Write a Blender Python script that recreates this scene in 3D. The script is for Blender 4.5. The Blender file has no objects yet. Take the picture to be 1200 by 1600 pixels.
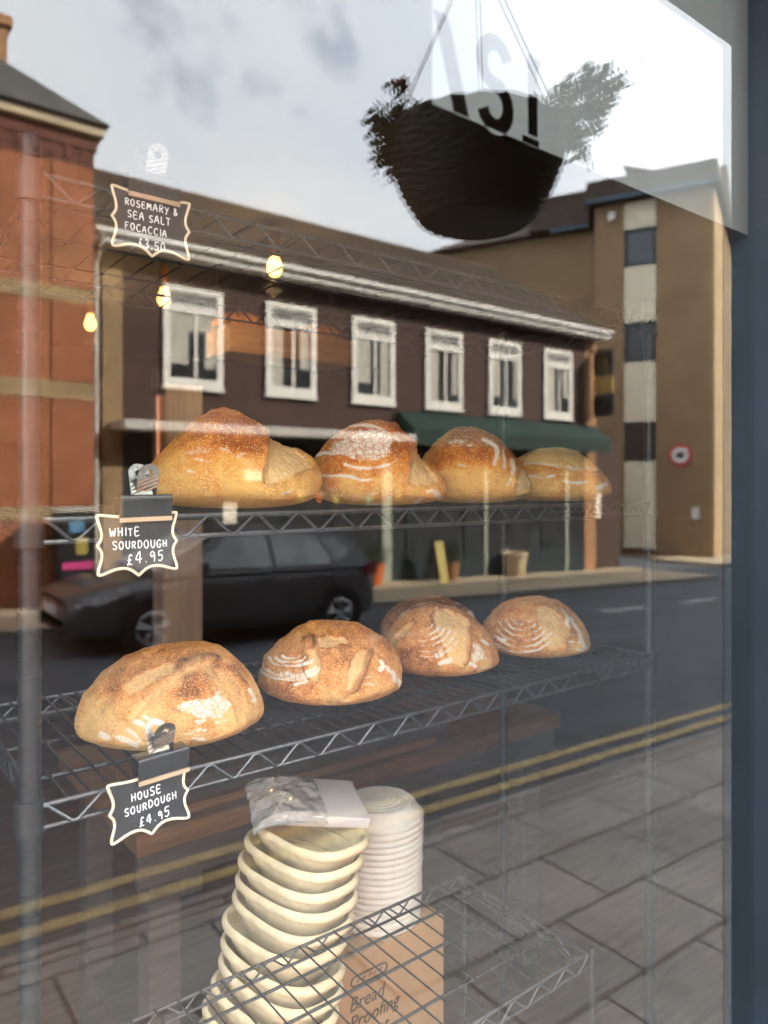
import bpy, bmesh, math, random
import numpy as np
from mathutils import Vector, Matrix

random.seed(4)
SC = bpy.context.scene
COL = SC.collection
H = 1.80            # camera height above the footway in front of the shop
G = 0.45            # the window glass lies in the plane y = G, the camera at y = 0, the street at y < G
F = 1156.0          # focal length in pixels of the 1200 x 1600 photograph
CA, SA = 0.6101, 0.7923     # camera axis in plan

# ------------------------------------------------------------------ helpers
def R(d): return math.radians(d)

def street(p):
    """A street point given as (x, distance in front of the camera as the window shows it, height over the camera)
    -> where it really stands: on the street side of the glass."""
    return (p[0], 2 * G - p[1], p[2] + H)

def room(p):
    return (p[0], p[1], p[2] + H)

def tag(o, label=None, cat=None, group=None, kind=None):
    if label: o['label'] = label
    if cat: o['category'] = cat
    if group: o['group'] = group
    if kind: o['kind'] = kind
    return o

def empty(name, loc, label=None, cat=None, group=None):
    o = bpy.data.objects.new(name, None)
    o.empty_display_size = 0.1
    COL.objects.link(o)
    o.location = loc
    tag(o, label, cat, group)
    return o

def root_loc(o):
    v = Vector((0, 0, 0))
    while o is not None:
        v += o.location
        o = o.parent
    return v

class MB:
    """collects shapes; build() links them as one mesh object"""
    def __init__(self, xf=None):
        self.v, self.f, self.xf = [], [], xf
    def add(self, vs, fs):
        n = len(self.v)
        self.v += [tuple(p) for p in vs]
        self.f += [tuple(i + n for i in f) for f in fs]
        return self
    def box(self, x0, x1, y0, y1, z0, z1):
        vs = [(x, y, z) for z in (z0, z1) for y in (y0, y1) for x in (x0, x1)]
        return self.add(vs, [(0, 2, 3, 1), (4, 5, 7, 6), (0, 1, 5, 4), (2, 6, 7, 3), (0, 4, 6, 2), (1, 3, 7, 5)])
    def hexa(self, vs):
        return self.add(vs, [(0, 2, 3, 1), (4, 5, 7, 6), (0, 1, 5, 4), (2, 6, 7, 3), (0, 4, 6, 2), (1, 3, 7, 5)])
    def tube(self, pts, r, n=8, closed=False, r_end=None, cap=True):
        pts = [Vector(p) for p in pts]
        m = len(pts)
        ref = None
        rings = []
        for i, p in enumerate(pts):
            a = pts[(i - 1) % m] if (closed or i > 0) else p
            b = pts[(i + 1) % m] if (closed or i < m - 1) else p
            t = (b - a)
            t = t.normalized() if t.length > 1e-9 else Vector((0, 0, 1))
            if ref is None:
                ref = Vector((0, 0, 1)) if abs(t.z) < 0.9 else Vector((1, 0, 0))
            u = t.cross(ref)
            if u.length < 1e-6:
                u = t.cross(Vector((0.3, 0.9, 0.2)))
            u.normalize()
            w = u.cross(t).normalized()
            ref = w
            rr = r if r_end is None else r + (r_end - r) * i / max(1, m - 1)
            rings.append([p + u * (rr * math.cos(2 * math.pi * k / n)) + w * (rr * math.sin(2 * math.pi * k / n)) for k in range(n)])
        vs = [q for rg in rings for q in rg]
        fs = []
        for i in range(m if closed else m - 1):
            j = (i + 1) % m
            for k in range(n):
                l = (k + 1) % n
                fs.append((i * n + k, i * n + l, j * n + l, j * n + k))
        if not closed and cap:
            fs.append(tuple(range(n - 1, -1, -1)))
            fs.append(tuple((m - 1) * n + k for k in range(n)))
        return self.add(vs, fs)
    def lathe(self, prof, c=(0, 0, 0), n=32, sx=1.0, sy=1.0, rot=0.0):
        vs, fs = [], []
        m = len(prof)
        cr, sr = math.cos(rot), math.sin(rot)
        for (r, z) in prof:
            for k in range(n):
                a = 2 * math.pi * k / n
                x, y = r * sx * math.cos(a), r * sy * math.sin(a)
                vs.append((c[0] + x * cr - y * sr, c[1] + x * sr + y * cr, c[2] + z))
        for i in range(m - 1):
            for k in range(n):
                l = (k + 1) % n
                fs.append((i * n + k, i * n + l, (i + 1) * n + l, (i + 1) * n + k))
        if prof[0][0] > 1e-6: fs.append(tuple(range(n - 1, -1, -1)))
        if prof[-1][0] > 1e-6: fs.append(tuple((m - 1) * n + k for k in range(n)))
        return self.add(vs, fs)
    def prism(self, poly, fn0, fn1):
        """poly: 2D points; fn0/fn1 map a 2D point to the two end faces"""
        n = len(poly)
        vs = [fn0(p) for p in poly] + [fn1(p) for p in poly]
        fs = [tuple(range(n)), tuple(range(2 * n - 1, n - 1, -1))]
        for i in range(n):
            j = (i + 1) % n
            fs.append((i, j, n + j, n + i))
        return self.add(vs, fs)
    def move(self, mtx):
        self.v = [tuple(mtx @ Vector(p)) for p in self.v]
        return self
    def build(self, name, mat, parent=None, smooth=False, bevel=0.0, angle=40):
        vs = [self.xf(p) for p in self.v] if self.xf else list(self.v)
        if parent is not None:
            o0 = root_loc(parent)
        else:
            a = np.array(vs)
            o0 = Vector(((a[:, 0].min() + a[:, 0].max()) / 2, (a[:, 1].min() + a[:, 1].max()) / 2, a[:, 2].min()))
        me = bpy.data.meshes.new(name)
        me.from_pydata([tuple(Vector(p) - o0) for p in vs], [], self.f)
        bm = bmesh.new(); bm.from_mesh(me)
        bmesh.ops.recalc_face_normals(bm, faces=bm.faces)
        if bevel > 0:
            es = [e for e in bm.edges if len(e.link_faces) == 2 and e.calc_face_angle(0) > 0.6]
            bmesh.ops.bevel(bm, geom=es, offset=bevel, segments=2, affect='EDGES', profile=0.6)
        if smooth:
            for f in bm.faces: f.smooth = True
            for e in bm.edges:
                if len(e.link_faces) == 2 and e.calc_face_angle(0) > R(angle): e.smooth = False
        bm.to_mesh(me); bm.free()
        me.materials.append(mat)
        o = bpy.data.objects.new(name, me)
        COL.objects.link(o)
        if parent is not None: o.parent = parent
        else: o.location = o0
        return o

def children_of(o): return [c for c in bpy.data.objects if c.parent == o]

def copy_tree(o, parent=None):
    c = o.copy(); COL.objects.link(c); c.parent = parent
    for ch in children_of(o): copy_tree(ch, c)
    return c

# ------------------------------------------------------------------ materials
class NT:
    def __init__(self, m):
        self.t = m.node_tree; self.n = self.t.nodes; self.l = self.t.links
    def new(self, kind, **kw):
        n = self.n.new(kind)
        for k, v in kw.items():
            if hasattr(n, k): setattr(n, k, v)
            else: n.inputs[k].default_value = v
        return n
    def link(self, a, b): self.l.new(a, b)

def base_mat(name):
    m = bpy.data.materials.new(name)
    m.use_nodes = True
    nt = NT(m)
    p = nt.n['Principled BSDF']
    return m, nt, p

def ramp(nt, stops, fac):
    r = nt.new('ShaderNodeValToRGB')
    els = r.color_ramp.elements
    while len(els) > len(stops): els.remove(els[-1])
    while len(els) < len(stops): els.new(0.5)
    for e, (pos, col) in zip(els, stops):
        e.position = pos; e.color = (*col, 1) if len(col) == 3 else col
    nt.link(fac, r.inputs[0])
    return r.outputs[0]

def mixc(nt, fac, a, b, blend='MIX'):
    n = nt.new('ShaderNodeMix'); n.data_type = 'RGBA'; n.blend_type = blend
    for s, v in ((0, fac), (6, a), (7, b)):
        if hasattr(v, 'is_linked') or hasattr(v, 'links'): nt.link(v, n.inputs[s])
        elif s == 0: n.inputs[0].default_value = v
        else: n.inputs[s].default_value = (*v, 1)
    return n.outputs[2]

def math_(nt, op, a, b=None, c=None, clamp=False):
    n = nt.new('ShaderNodeMath'); n.operation = op; n.use_clamp = clamp
    for i, v in enumerate((a, b, c)):
        if v is None: continue
        if hasattr(v, 'links'): nt.link(v, n.inputs[i])
        else: n.inputs[i].default_value = v
    return n.outputs[0]

def plain(name, col, rough=0.6, metal=0.0, var=0.12, scale=12.0, bump=0.0, bscale=60.0, coat=0.0, trans=None, stretch=None):
    m, nt, p = base_mat(name)
    tc = nt.new('ShaderNodeTexCoord')
    vec = tc.outputs['Object']
    if stretch:
        mp = nt.new('ShaderNodeMapping'); mp.inputs['Scale'].default_value = stretch
        nt.link(vec, mp.inputs[0]); vec = mp.outputs[0]
    nz = nt.new('ShaderNodeTexNoise', Scale=scale, Detail=6.0, Roughness=0.6)
    nt.link(vec, nz.inputs['Vector'])
    lo = tuple(c * (1 - var * 1.6) for c in col); hi = tuple(min(1, c * (1 + var * 1.2)) for c in col)
    c = ramp(nt, [(0.3, lo), (0.7, hi)], nz.outputs[0])
    nt.link(c, p.inputs['Base Color'])
    rr = nt.new('ShaderNodeMapRange'); rr.inputs[3].default_value = max(0.02, rough - 0.08); rr.inputs[4].default_value = min(1, rough + 0.1)
    nt.link(nz.outputs[0], rr.inputs[0]); nt.link(rr.outputs[0], p.inputs['Roughness'])
    p.inputs['Metallic'].default_value = metal
    if coat: p.inputs['Coat Weight'].default_value = coat; p.inputs['Coat Roughness'].default_value = 0.05
    if trans: p.inputs['Transmission Weight'].default_value = trans
    if bump > 0:
        n2 = nt.new('ShaderNodeTexNoise', Scale=bscale, Detail=4.0)
        nt.link(vec, n2.inputs['Vector'])
        b = nt.new('ShaderNodeBump', Strength=bump, Distance=0.01)
        nt.link(n2.outputs[0], b.inputs['Height']); nt.link(b.outputs[0], p.inputs['Normal'])
    return m

def brick(name, c1, c2, mortar, bw=0.225, bh=0.075, msize=0.01, rough=0.85, plan=False, offset=0.5, var=0.25, bump=0.4, rot=0.0, patch=None):
    m, nt, p = base_mat(name)
    tc = nt.new('ShaderNodeTexCoord')
    sp = nt.new('ShaderNodeSeparateXYZ'); nt.link(tc.outputs['Object'], sp.inputs[0])
    cb = nt.new('ShaderNodeCombineXYZ')
    if plan:
        nt.link(sp.outputs[0], cb.inputs[0]); nt.link(sp.outputs[1], cb.inputs[1])
    else:
        nt.link(math_(nt, 'ADD', sp.outputs[0], sp.outputs[1]), cb.inputs[0]); nt.link(sp.outputs[2], cb.inputs[1])
    mp = nt.new('ShaderNodeMapping'); mp.inputs['Rotation'].default_value = (0, 0, rot)
    nt.link(cb.outputs[0], mp.inputs[0])
    bt = nt.new('ShaderNodeTexBrick')
    bt.offset = offset
    bt.inputs['Color1'].default_value = (*c1, 1); bt.inputs['Color2'].default_value = (*c2, 1); bt.inputs['Mortar'].default_value = (*mortar, 1)
    bt.inputs['Scale'].default_value = 1.0
    bt.inputs['Mortar Size'].default_value = msize; bt.inputs['Mortar Smooth'].default_value = 0.2
    bt.inputs['Brick Width'].default_value = bw; bt.inputs['Row Height'].default_value = bh
    nt.link(mp.outputs[0], bt.inputs['Vector'])
    nz = nt.new('ShaderNodeTexNoise', Scale=1.3, Detail=8.0, Roughness=0.65); nt.link(tc.outputs['Object'], nz.inputs['Vector'])
    g = ramp(nt, [(0.3, (1 - var,) * 3), (0.7, (1 + var * 0.6,) * 3)], nz.outputs[0])
    c = mixc(nt, 1.0, bt.outputs[0], g, 'MULTIPLY')
    if patch:
        n3 = nt.new('ShaderNodeTexNoise', Scale=35.0, Detail=5.0, Roughness=0.7); nt.link(tc.outputs['Object'], n3.inputs['Vector'])
        g3 = ramp(nt, [(0.35, (1 - patch,) * 3), (0.65, (1 + patch,) * 3)], n3.outputs[0])
        c = mixc(nt, 1.0, c, g3, 'MULTIPLY')
    nt.link(c, p.inputs['Base Color'])
    p.inputs['Roughness'].default_value = rough
    b = nt.new('ShaderNodeBump', Strength=bump, Distance=0.006)
    nt.link(bt.outputs['Fac'], b.inputs['Height']); b.invert = True
    nt.link(b.outputs[0], p.inputs['Normal'])
    return m

def wood(name, c1, c2, scale=(1.5, 18, 18), rough=0.6):
    m, nt, p = base_mat(name)
    tc = nt.new('ShaderNodeTexCoord')
    mp = nt.new('ShaderNodeMapping'); mp.inputs['Scale'].default_value = scale
    nt.link(tc.outputs['Object'], mp.inputs[0])
    nz = nt.new('ShaderNodeTexNoise', Scale=2.5, Detail=8.0, Roughness=0.65, Distortion=0.6); nt.link(mp.outputs[0], nz.inputs['Vector'])
    nt.link(ramp(nt, [(0.3, c1), (0.72, c2)], nz.outputs[0]), p.inputs['Base Color'])
    p.inputs['Roughness'].default_value = rough
    b = nt.new('ShaderNodeBump', Strength=0.25, Distance=0.003); nt.link(nz.outputs[0], b.inputs['Height']); nt.link(b.outputs[0], p.inputs['Normal'])
    return m

def emit(name, col, strength):
    m = bpy.data.materials.new(name); m.use_nodes = True
    nt = NT(m); nt.n.clear()
    e = nt.new('ShaderNodeEmission', Strength=strength); e.inputs[0].default_value = (*col, 1)
    o = nt.new('ShaderNodeOutputMaterial'); nt.link(e.outputs[0], o.inputs[0])
    return m

GLASS_R0, GLASS_K = 0.0365, 0.145
def pane_glass(name):
    """clear window glass: mirrors the street more the flatter one looks at it, lets the rest through"""
    m = bpy.data.materials.new(name); m.use_nodes = True
    nt = NT(m); nt.n.clear()
    ge = nt.new('ShaderNodeNewGeometry')
    d = nt.new('ShaderNodeVectorMath'); d.operation = 'DOT_PRODUCT'
    nt.link(ge.outputs['Normal'], d.inputs[0]); nt.link(ge.outputs['Incoming'], d.inputs[1])
    c = math_(nt, 'ABSOLUTE', d.outputs['Value'])
    k = math_(nt, 'POWER', math_(nt, 'SUBTRACT', 1.0, c), 3.0)
    fac = math_(nt, 'MULTIPLY_ADD', k, GLASS_K, GLASS_R0, clamp=True)
    tr = nt.new('ShaderNodeBsdfTransparent'); tr.inputs[0].default_value = (0.97, 0.985, 0.98, 1)
    gl = nt.new('ShaderNodeBsdfGlossy'); gl.inputs['Roughness'].default_value = 0.0
    mx = nt.new('ShaderNodeMixShader')
    nt.link(fac, mx.inputs[0]); nt.link(tr.outputs[0], mx.inputs[1]); nt.link(gl.outputs[0], mx.inputs[2])
    o = nt.new('ShaderNodeOutputMaterial'); nt.link(mx.outputs[0], o.inputs[0])
    return m

def crust_mat(name, pale, gold, dark, speck, speck_amt):
    m, nt, p = base_mat(name)
    tc = nt.new('ShaderNodeTexCoord'); vec = tc.outputs['Object']
    def attr(n):
        a = nt.new('ShaderNodeAttribute'); a.attribute_name = n; return a.outputs['Fac']
    brown, crumb, flour, burn, crack = attr('brown'), attr('crumb'), attr('flour'), attr('burn'), attr('crackle')
    n1 = nt.new('ShaderNodeTexNoise', Scale=38.0, Detail=9.0, Roughness=0.68); nt.link(vec, n1.inputs['Vector'])
    n2 = nt.new('ShaderNodeTexNoise', Scale=400.0, Detail=5.0, Roughness=0.7); nt.link(vec, n2.inputs['Vector'])
    f = math_(nt, 'ADD', brown, math_(nt, 'MULTIPLY', math_(nt, 'SUBTRACT', n1.outputs[0], 0.5), 1.5))
    f = math_(nt, 'ADD', f, math_(nt, 'MULTIPLY', math_(nt, 'SUBTRACT', n2.outputs[0], 0.5), 1.9), clamp=True)
    base = ramp(nt, [(0.08, pale), (0.5, gold), (0.95, dark)], f)
    # pin-head blisters
    vo = nt.new('ShaderNodeTexVoronoi', Scale=290.0); nt.link(vec, vo.inputs['Vector'])
    n3 = nt.new('ShaderNodeTexNoise', Scale=120.0, Detail=3.0); nt.link(vec, n3.inputs['Vector'])
    sp = math_(nt, 'MULTIPLY', math_(nt, 'SUBTRACT', 0.42, vo.outputs['Distance']), 5.0, clamp=True)
    sp = math_(nt, 'MULTIPLY', sp, math_(nt, 'MULTIPLY', math_(nt, 'SUBTRACT', n3.outputs[0], 0.42), 7.0, clamp=True))
    base = mixc(nt, math_(nt, 'MULTIPLY', sp, speck_amt), base, speck)
    # torn crumb
    n4 = nt.new('ShaderNodeTexNoise', Scale=150.0, Detail=6.0, Roughness=0.75, Distortion=0.5); nt.link(vec, n4.inputs['Vector'])
    cr = ramp(nt, [(0.28, (0.72, 0.44, 0.15)), (0.62, (0.92, 0.70, 0.36))], n4.outputs[0])
    base = mixc(nt, crumb, base, cr)
    base = mixc(nt, burn, base, (0.05, 0.014, 0.007))
    # flour, broken up by fine crackle
    vc = nt.new('ShaderNodeTexVoronoi', Scale=105.0); vc.feature = 'DISTANCE_TO_EDGE'; nt.link(vec, vc.inputs['Vector'])
    ck = math_(nt, 'MULTIPLY', vc.outputs['Distance'], 6.5, clamp=True)
    n5 = nt.new('ShaderNodeTexNoise', Scale=320.0, Detail=5.0, Roughness=0.8); nt.link(vec, n5.inputs['Vector'])
    fl = math_(nt, 'MULTIPLY', math_(nt, 'SUBTRACT', math_(nt, 'ADD', math_(nt, 'MULTIPLY', flour, 1.35), math_(nt, 'MULTIPLY', n5.outputs[0], 0.9)), 0.85), 2.6, clamp=True)
    ck = math_(nt, 'MAXIMUM', ck, math_(nt, 'SUBTRACT', 1.0, crack))
    fl = math_(nt, 'MULTIPLY', fl, math_(nt, 'MULTIPLY_ADD', ck, 0.75, 0.25))
    base = mixc(nt, math_(nt, 'MULTIPLY', fl, 0.95), base, (0.80, 0.73, 0.61))
    nt.link(base, p.inputs['Base Color'])
    ro = math_(nt, 'MULTIPLY_ADD', fl, 0.3, 0.60, clamp=True)
    nt.link(ro, p.inputs['Roughness'])
    p.inputs['Subsurface Weight'].default_value = 0.0
    hsum = math_(nt, 'ADD', math_(nt, 'MULTIPLY', n2.outputs[0], 0.8), math_(nt, 'MULTIPLY', sp, 0.35 * speck_amt))
    hsum = math_(nt, 'ADD', hsum, math_(nt, 'MULTIPLY', math_(nt, 'MULTIPLY', n4.outputs[0], crumb), 1.2))
    hsum = math_(nt, 'ADD', hsum, math_(nt, 'MULTIPLY', n1.outputs[0], 1.0))
    b = nt.new('ShaderNodeBump', Strength=1.0, Distance=0.0055); nt.link(hsum, b.inputs['Height']); nt.link(b.outputs[0], p.inputs['Normal'])
    return m

M = {}
M['glass'] = pane_glass('window_glass')
M['navy'] = plain('navy_paint', (0.0032, 0.0105, 0.0185), 0.5, var=0.2, scale=9, bump=0.08, bscale=40)
M['vinyl'] = plain('frosted_vinyl', (0.042, 0.050, 0.049), 0.7, var=0.03)
M['soffit'] = plain('soffit_paint', (0.10, 0.105, 0.11), 0.7)
M['lit_wire'] = plain('lit_rail_wire', (0.09, 0.09, 0.094), 0.38, metal=0.8, var=0.15, scale=90)  # rails: paler copy of the shelf wire, their highlights put into the colour
M['shaded_wire'] = plain('shaded_wire', (0.024, 0.024, 0.025), 0.4, metal=0.6, var=0.15, scale=90)  # cross and stiffener wires: darker copy of the same wire, shade put into the colour
M['post'] = plain('grey_post', (0.020, 0.020, 0.021), 0.42, metal=0.3, var=0.15, scale=40)
M['crust_gold'] = crust_mat('golden_crust', (0.76, 0.46, 0.12), (0.67, 0.235, 0.034), (0.30, 0.068, 0.010), (0.92, 0.66, 0.32), 0.95)
M['crust_house'] = crust_mat('house_crust', (0.74, 0.47, 0.18), (0.62, 0.245, 0.060), (0.19, 0.054, 0.015), (0.86, 0.60, 0.32), 0.75)
M['chalk_black'] = plain('chalkboard', (0.016, 0.017, 0.019), 0.55, var=0.3, scale=60)
M['cream'] = plain('cream_border', (0.66, 0.57, 0.41), 0.6, var=0.06)
M['ink'] = plain('white_pen', (0.82, 0.85, 0.88), 0.6, var=0.1, scale=300)
M['clip_black'] = plain('clip_black', (0.012, 0.013, 0.015), 0.22, metal=0.0, var=0.2, coat=0.1)
M['clip_steel'] = plain('clip_steel', (0.27, 0.255, 0.23), 0.30, metal=1.0, var=0.12, scale=200, bump=0.1, bscale=300)
M['clip_lip'] = plain('clip_lip', (0.46, 0.35, 0.24), 0.4, metal=0.4, var=0.1)
M['pulp_cream'] = plain('cream_pulp', (0.62, 0.52, 0.34), 0.75, var=0.12, scale=30, bump=0.15, bscale=260)
M['pulp_white'] = plain('white_pulp', (0.70, 0.66, 0.59), 0.75, var=0.06, scale=30, bump=0.15, bscale=200)
M['carton'] = plain('corrugated_card', (0.40, 0.235, 0.11), 0.85, var=0.07, scale=9, bump=0.06, bscale=120)
M['carton_ink'] = plain('carton_ink', (0.045, 0.030, 0.022), 0.8)
M['paper'] = plain('white_paper', (0.50, 0.48, 0.475), 0.7, var=0.05)
M['film'] = plain('clear_film', (0.42, 0.40, 0.385), 0.14, var=0.2, scale=35, bump=0.9, bscale=28, coat=0.8)
M['bench_wood'] = wood('bench_wood', (0.10, 0.048, 0.020), (0.25, 0.13, 0.058))
M['old_wood'] = wood('old_grey_wood', (0.045, 0.036, 0.030), (0.105, 0.085, 0.068))
M['pillar_wood'] = wood('pale_wood', (0.34, 0.29, 0.23), (0.48, 0.42, 0.34), scale=(14, 14, 1.2))
M['shelf_wood'] = wood('shelf_wood', (0.28, 0.14, 0.05), (0.46, 0.26, 0.105), scale=(1.6, 14, 14))
M['copper'] = plain('copper_pipe', (0.62, 0.33, 0.20), 0.35, metal=0.7)
M['terracotta'] = plain('orange_crust', (0.55, 0.22, 0.06), 0.6, var=0.3, scale=30)
M['black_iron'] = plain('black_iron', (0.015, 0.014, 0.014), 0.5)
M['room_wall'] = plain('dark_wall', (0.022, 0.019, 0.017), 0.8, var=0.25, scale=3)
M['room_floor'] = wood('floorboards', (0.12, 0.07, 0.042), (0.26, 0.16, 0.10), scale=(1.2, 12, 12), rough=0.5)
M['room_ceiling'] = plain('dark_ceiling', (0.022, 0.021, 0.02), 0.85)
M['bulb'] = emit('filament_glow', (1.0, 0.56, 0.13), 0.45)
M['brass'] = plain('brass_cap', (0.60, 0.27, 0.08), 0.35, metal=0.7)
M['cable'] = plain('black_cable', (0.02, 0.02, 0.02), 0.6)
# street
M['paving'] = brick('paving_slabs', (0.275, 0.262, 0.242), (0.335, 0.315, 0.29), (0.105, 0.098, 0.09), bw=0.62, bh=0.42, msize=0.010, plan=True, offset=0.42, var=0.3, bump=0.5, patch=0.10)
M['asphalt'] = plain('asphalt', (0.082, 0.093, 0.108), 0.85, var=0.25, scale=2.2, bump=0.5, bscale=140)
M['kerb'] = brick('kerb_stone', (0.24, 0.22, 0.20), (0.29, 0.27, 0.25), (0.08, 0.07, 0.06), bw=0.9, bh=10.0, plan=True, var=0.2)
M['far_paving'] = brick('buff_paving', (0.42, 0.335, 0.22), (0.48, 0.38, 0.26), (0.2, 0.16, 0.11), bw=0.6, bh=0.45, plan=True, var=0.2)
M['yellow'] = plain('yellow_line', (0.42, 0.315, 0.15), 0.8, var=0.3, scale=16)
M['white_line'] = plain('white_line', (0.55, 0.54, 0.52), 0.8, var=0.3, scale=16)
M['red_brick'] = brick('red_brick', (0.42, 0.135, 0.055), (0.34, 0.098, 0.038), (0.30, 0.15, 0.085), var=0.3)
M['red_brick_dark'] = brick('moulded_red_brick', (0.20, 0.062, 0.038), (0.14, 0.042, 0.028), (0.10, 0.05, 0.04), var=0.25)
M['stone_band'] = plain('stone_band', (0.36, 0.25, 0.13), 0.85, var=0.2, scale=5)
M['brown_brick'] = brick('brown_brick', (0.062, 0.032, 0.024), (0.078, 0.040, 0.030), (0.07, 0.045, 0.036), var=0.25)
M['tan_brick'] = brick('tan_brick', (0.37, 0.24, 0.122), (0.30, 0.195, 0.098), (0.29, 0.215, 0.135), var=0.22)
M['sunlit_tan_brick'] = brick('sunlit_tan_brick', (0.42, 0.29, 0.14), (0.36, 0.245, 0.115), (0.30, 0.22, 0.13), var=0.18)  # paler copy of the tan brick, sunshine on the return wall put into its colour
M['orange_brick'] = brick('orange_brick', (0.42, 0.20, 0.085), (0.36, 0.17, 0.07), (0.3, 0.2, 0.12), var=0.2)
M['brown_tile'] = brick('brown_tiles', (0.105, 0.072, 0.052), (0.085, 0.058, 0.042), (0.05, 0.034, 0.026), bw=0.33, bh=0.22, msize=0.02, var=0.3, bump=0.8)
M['slate'] = brick('grey_slate', (0.085, 0.080, 0.078), (0.068, 0.064, 0.063), (0.04, 0.04, 0.04), bw=0.3, bh=0.2, msize=0.012, var=0.3, bump=0.7)
M['white_trim'] = plain('white_upvc', (0.80, 0.78, 0.73), 0.5, var=0.06, scale=6)
M['cream_trim'] = plain('cream_paint', (0.62, 0.50, 0.32), 0.65, var=0.12, scale=5)
M['cream_panel'] = plain('cream_panel', (0.82, 0.74, 0.56), 0.7, var=0.08, scale=3)
M['dark_pane'] = plain('dark_pane', (0.045, 0.050, 0.054), 0.10, var=0.3, scale=2)
M['grey_pane'] = plain('grey_pane', (0.10, 0.115, 0.125), 0.08, var=0.3, scale=2)
M['curtain'] = plain('net_curtain', (0.50, 0.48, 0.42), 0.9, var=0.2, scale=9, stretch=(6, 6, 0.4))
M['blind'] = plain('vent_slats', (0.48, 0.48, 0.46), 0.7, var=0.15)
M['grey_pipe'] = plain('grey_pipe', (0.52, 0.50, 0.46), 0.5, var=0.1, scale=4)
M['blue_gutter'] = plain('blue_gutter', (0.045, 0.10, 0.16), 0.5)
M['green_awning'] = plain('green_canvas', (0.006, 0.032, 0.024), 0.8, var=0.25, scale=3, stretch=(6, 1, 1))
M['canopy'] = plain('canopy_edge', (0.55, 0.53, 0.49), 0.6, var=0.15)
M['shop_frame'] = plain('dark_teal_frame', (0.020, 0.035, 0.042), 0.45)
M['pale_frame'] = plain('pale_green_frame', (0.34, 0.37, 0.30), 0.5)
M['poster_white'] = plain('poster_paper', (0.80, 0.74, 0.62), 0.8, var=0.14, scale=26)
M['sign_black'] = plain('sign_black', (0.012, 0.014, 0.018), 0.4)
M['gold'] = plain('gold_paint', (0.42, 0.27, 0.07), 0.5)
M['red_paint'] = plain('red_paint', (0.60, 0.035, 0.03), 0.5)
M['white_paint'] = plain('white_paint', (0.80, 0.79, 0.77), 0.5)
M['pink'] = plain('pink_print', (0.62, 0.05, 0.24), 0.6)
M['yellow_print'] = plain('yellow_print', (0.42, 0.33, 0.08), 0.6)
M['blue_print'] = plain('blue_print', (0.10, 0.26, 0.45), 0.6)
M['teal_print'] = plain('teal_print', (0.05, 0.34, 0.26), 0.6)
M['orange_print'] = plain('orange_print', (0.65, 0.17, 0.04), 0.6)
M['car_paint'] = plain('charcoal_paint', (0.075, 0.078, 0.085), 0.32, metal=0.2, var=0.1, scale=200, coat=0.35)
M['car_black'] = plain('car_black', (0.010, 0.010, 0.011), 0.6)
M['car_glass'] = plain('pale_reflection_glass', (0.32, 0.34, 0.33), 0.3, var=0.3, scale=3)  # pale base colour stands in for sky reflected in the car windows
M['tyre'] = plain('tyre_rubber', (0.012, 0.012, 0.012), 0.8)
M['rim'] = plain('alloy', (0.55, 0.56, 0.58), 0.3, metal=0.9)
M['headlight'] = plain('headlight_lens', (0.62, 0.64, 0.66), 0.08, var=0.4, scale=18, coat=1.0)
M['tail'] = plain('tail_lens', (0.30, 0.010, 0.03), 0.2, coat=0.4)
M['wicker'] = plain('dark_wicker', (0.013, 0.010, 0.009), 0.6, var=0.35, scale=40, bump=0.4, bscale=80)
M['chain'] = plain('chain_steel', (0.12, 0.10, 0.09), 0.5, metal=0.7)
M['leaf'] = plain('leaf_green', (0.035, 0.060, 0.022), 0.6, var=0.35, scale=30)
M['petal'] = plain('orange_petal', (0.32, 0.075, 0.022), 0.6, var=0.3, scale=40)
M['soil'] = plain('soil', (0.03, 0.02, 0.014), 0.95)
M['shop_brick'] = brick('shop_brick', (0.16, 0.055, 0.03), (0.12, 0.042, 0.024), (0.13, 0.10, 0.08), var=0.25)
M['pot'] = plain('stone_pot', (0.58, 0.46, 0.29), 0.8, var=0.15)

# ------------------------------------------------------------------ numpy noise
_rs = np.random.RandomState(11)
_LAT = _rs.rand(32, 32, 32)
def vnoise(p, f, seed=0):
    q = p * f + np.array([seed * 7.31, seed * 3.17, seed * 5.71])
    i = np.floor(q).astype(int); t = q - i
    t = t * t * (3 - 2 * t)
    out = 0
    for dx in (0, 1):
        for dy in (0, 1):
            for dz in (0, 1):
                w = (t[:, 0] if dx else 1 - t[:, 0]) * (t[:, 1] if dy else 1 - t[:, 1]) * (t[:, 2] if dz else 1 - t[:, 2])
                out = out + w * _LAT[(i[:, 0] + dx) % 32, (i[:, 1] + dy) % 32, (i[:, 2] + dz) % 32]
    return out * 2 - 1
def fbm(p, f, seed=0, octv=3):
    s, a, n = 0, 1.0, 0
    for k in range(octv):
        s = s + a * vnoise(p, f * 2 ** k, seed + k); n += a; a *= 0.5
    return s / n

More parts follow.
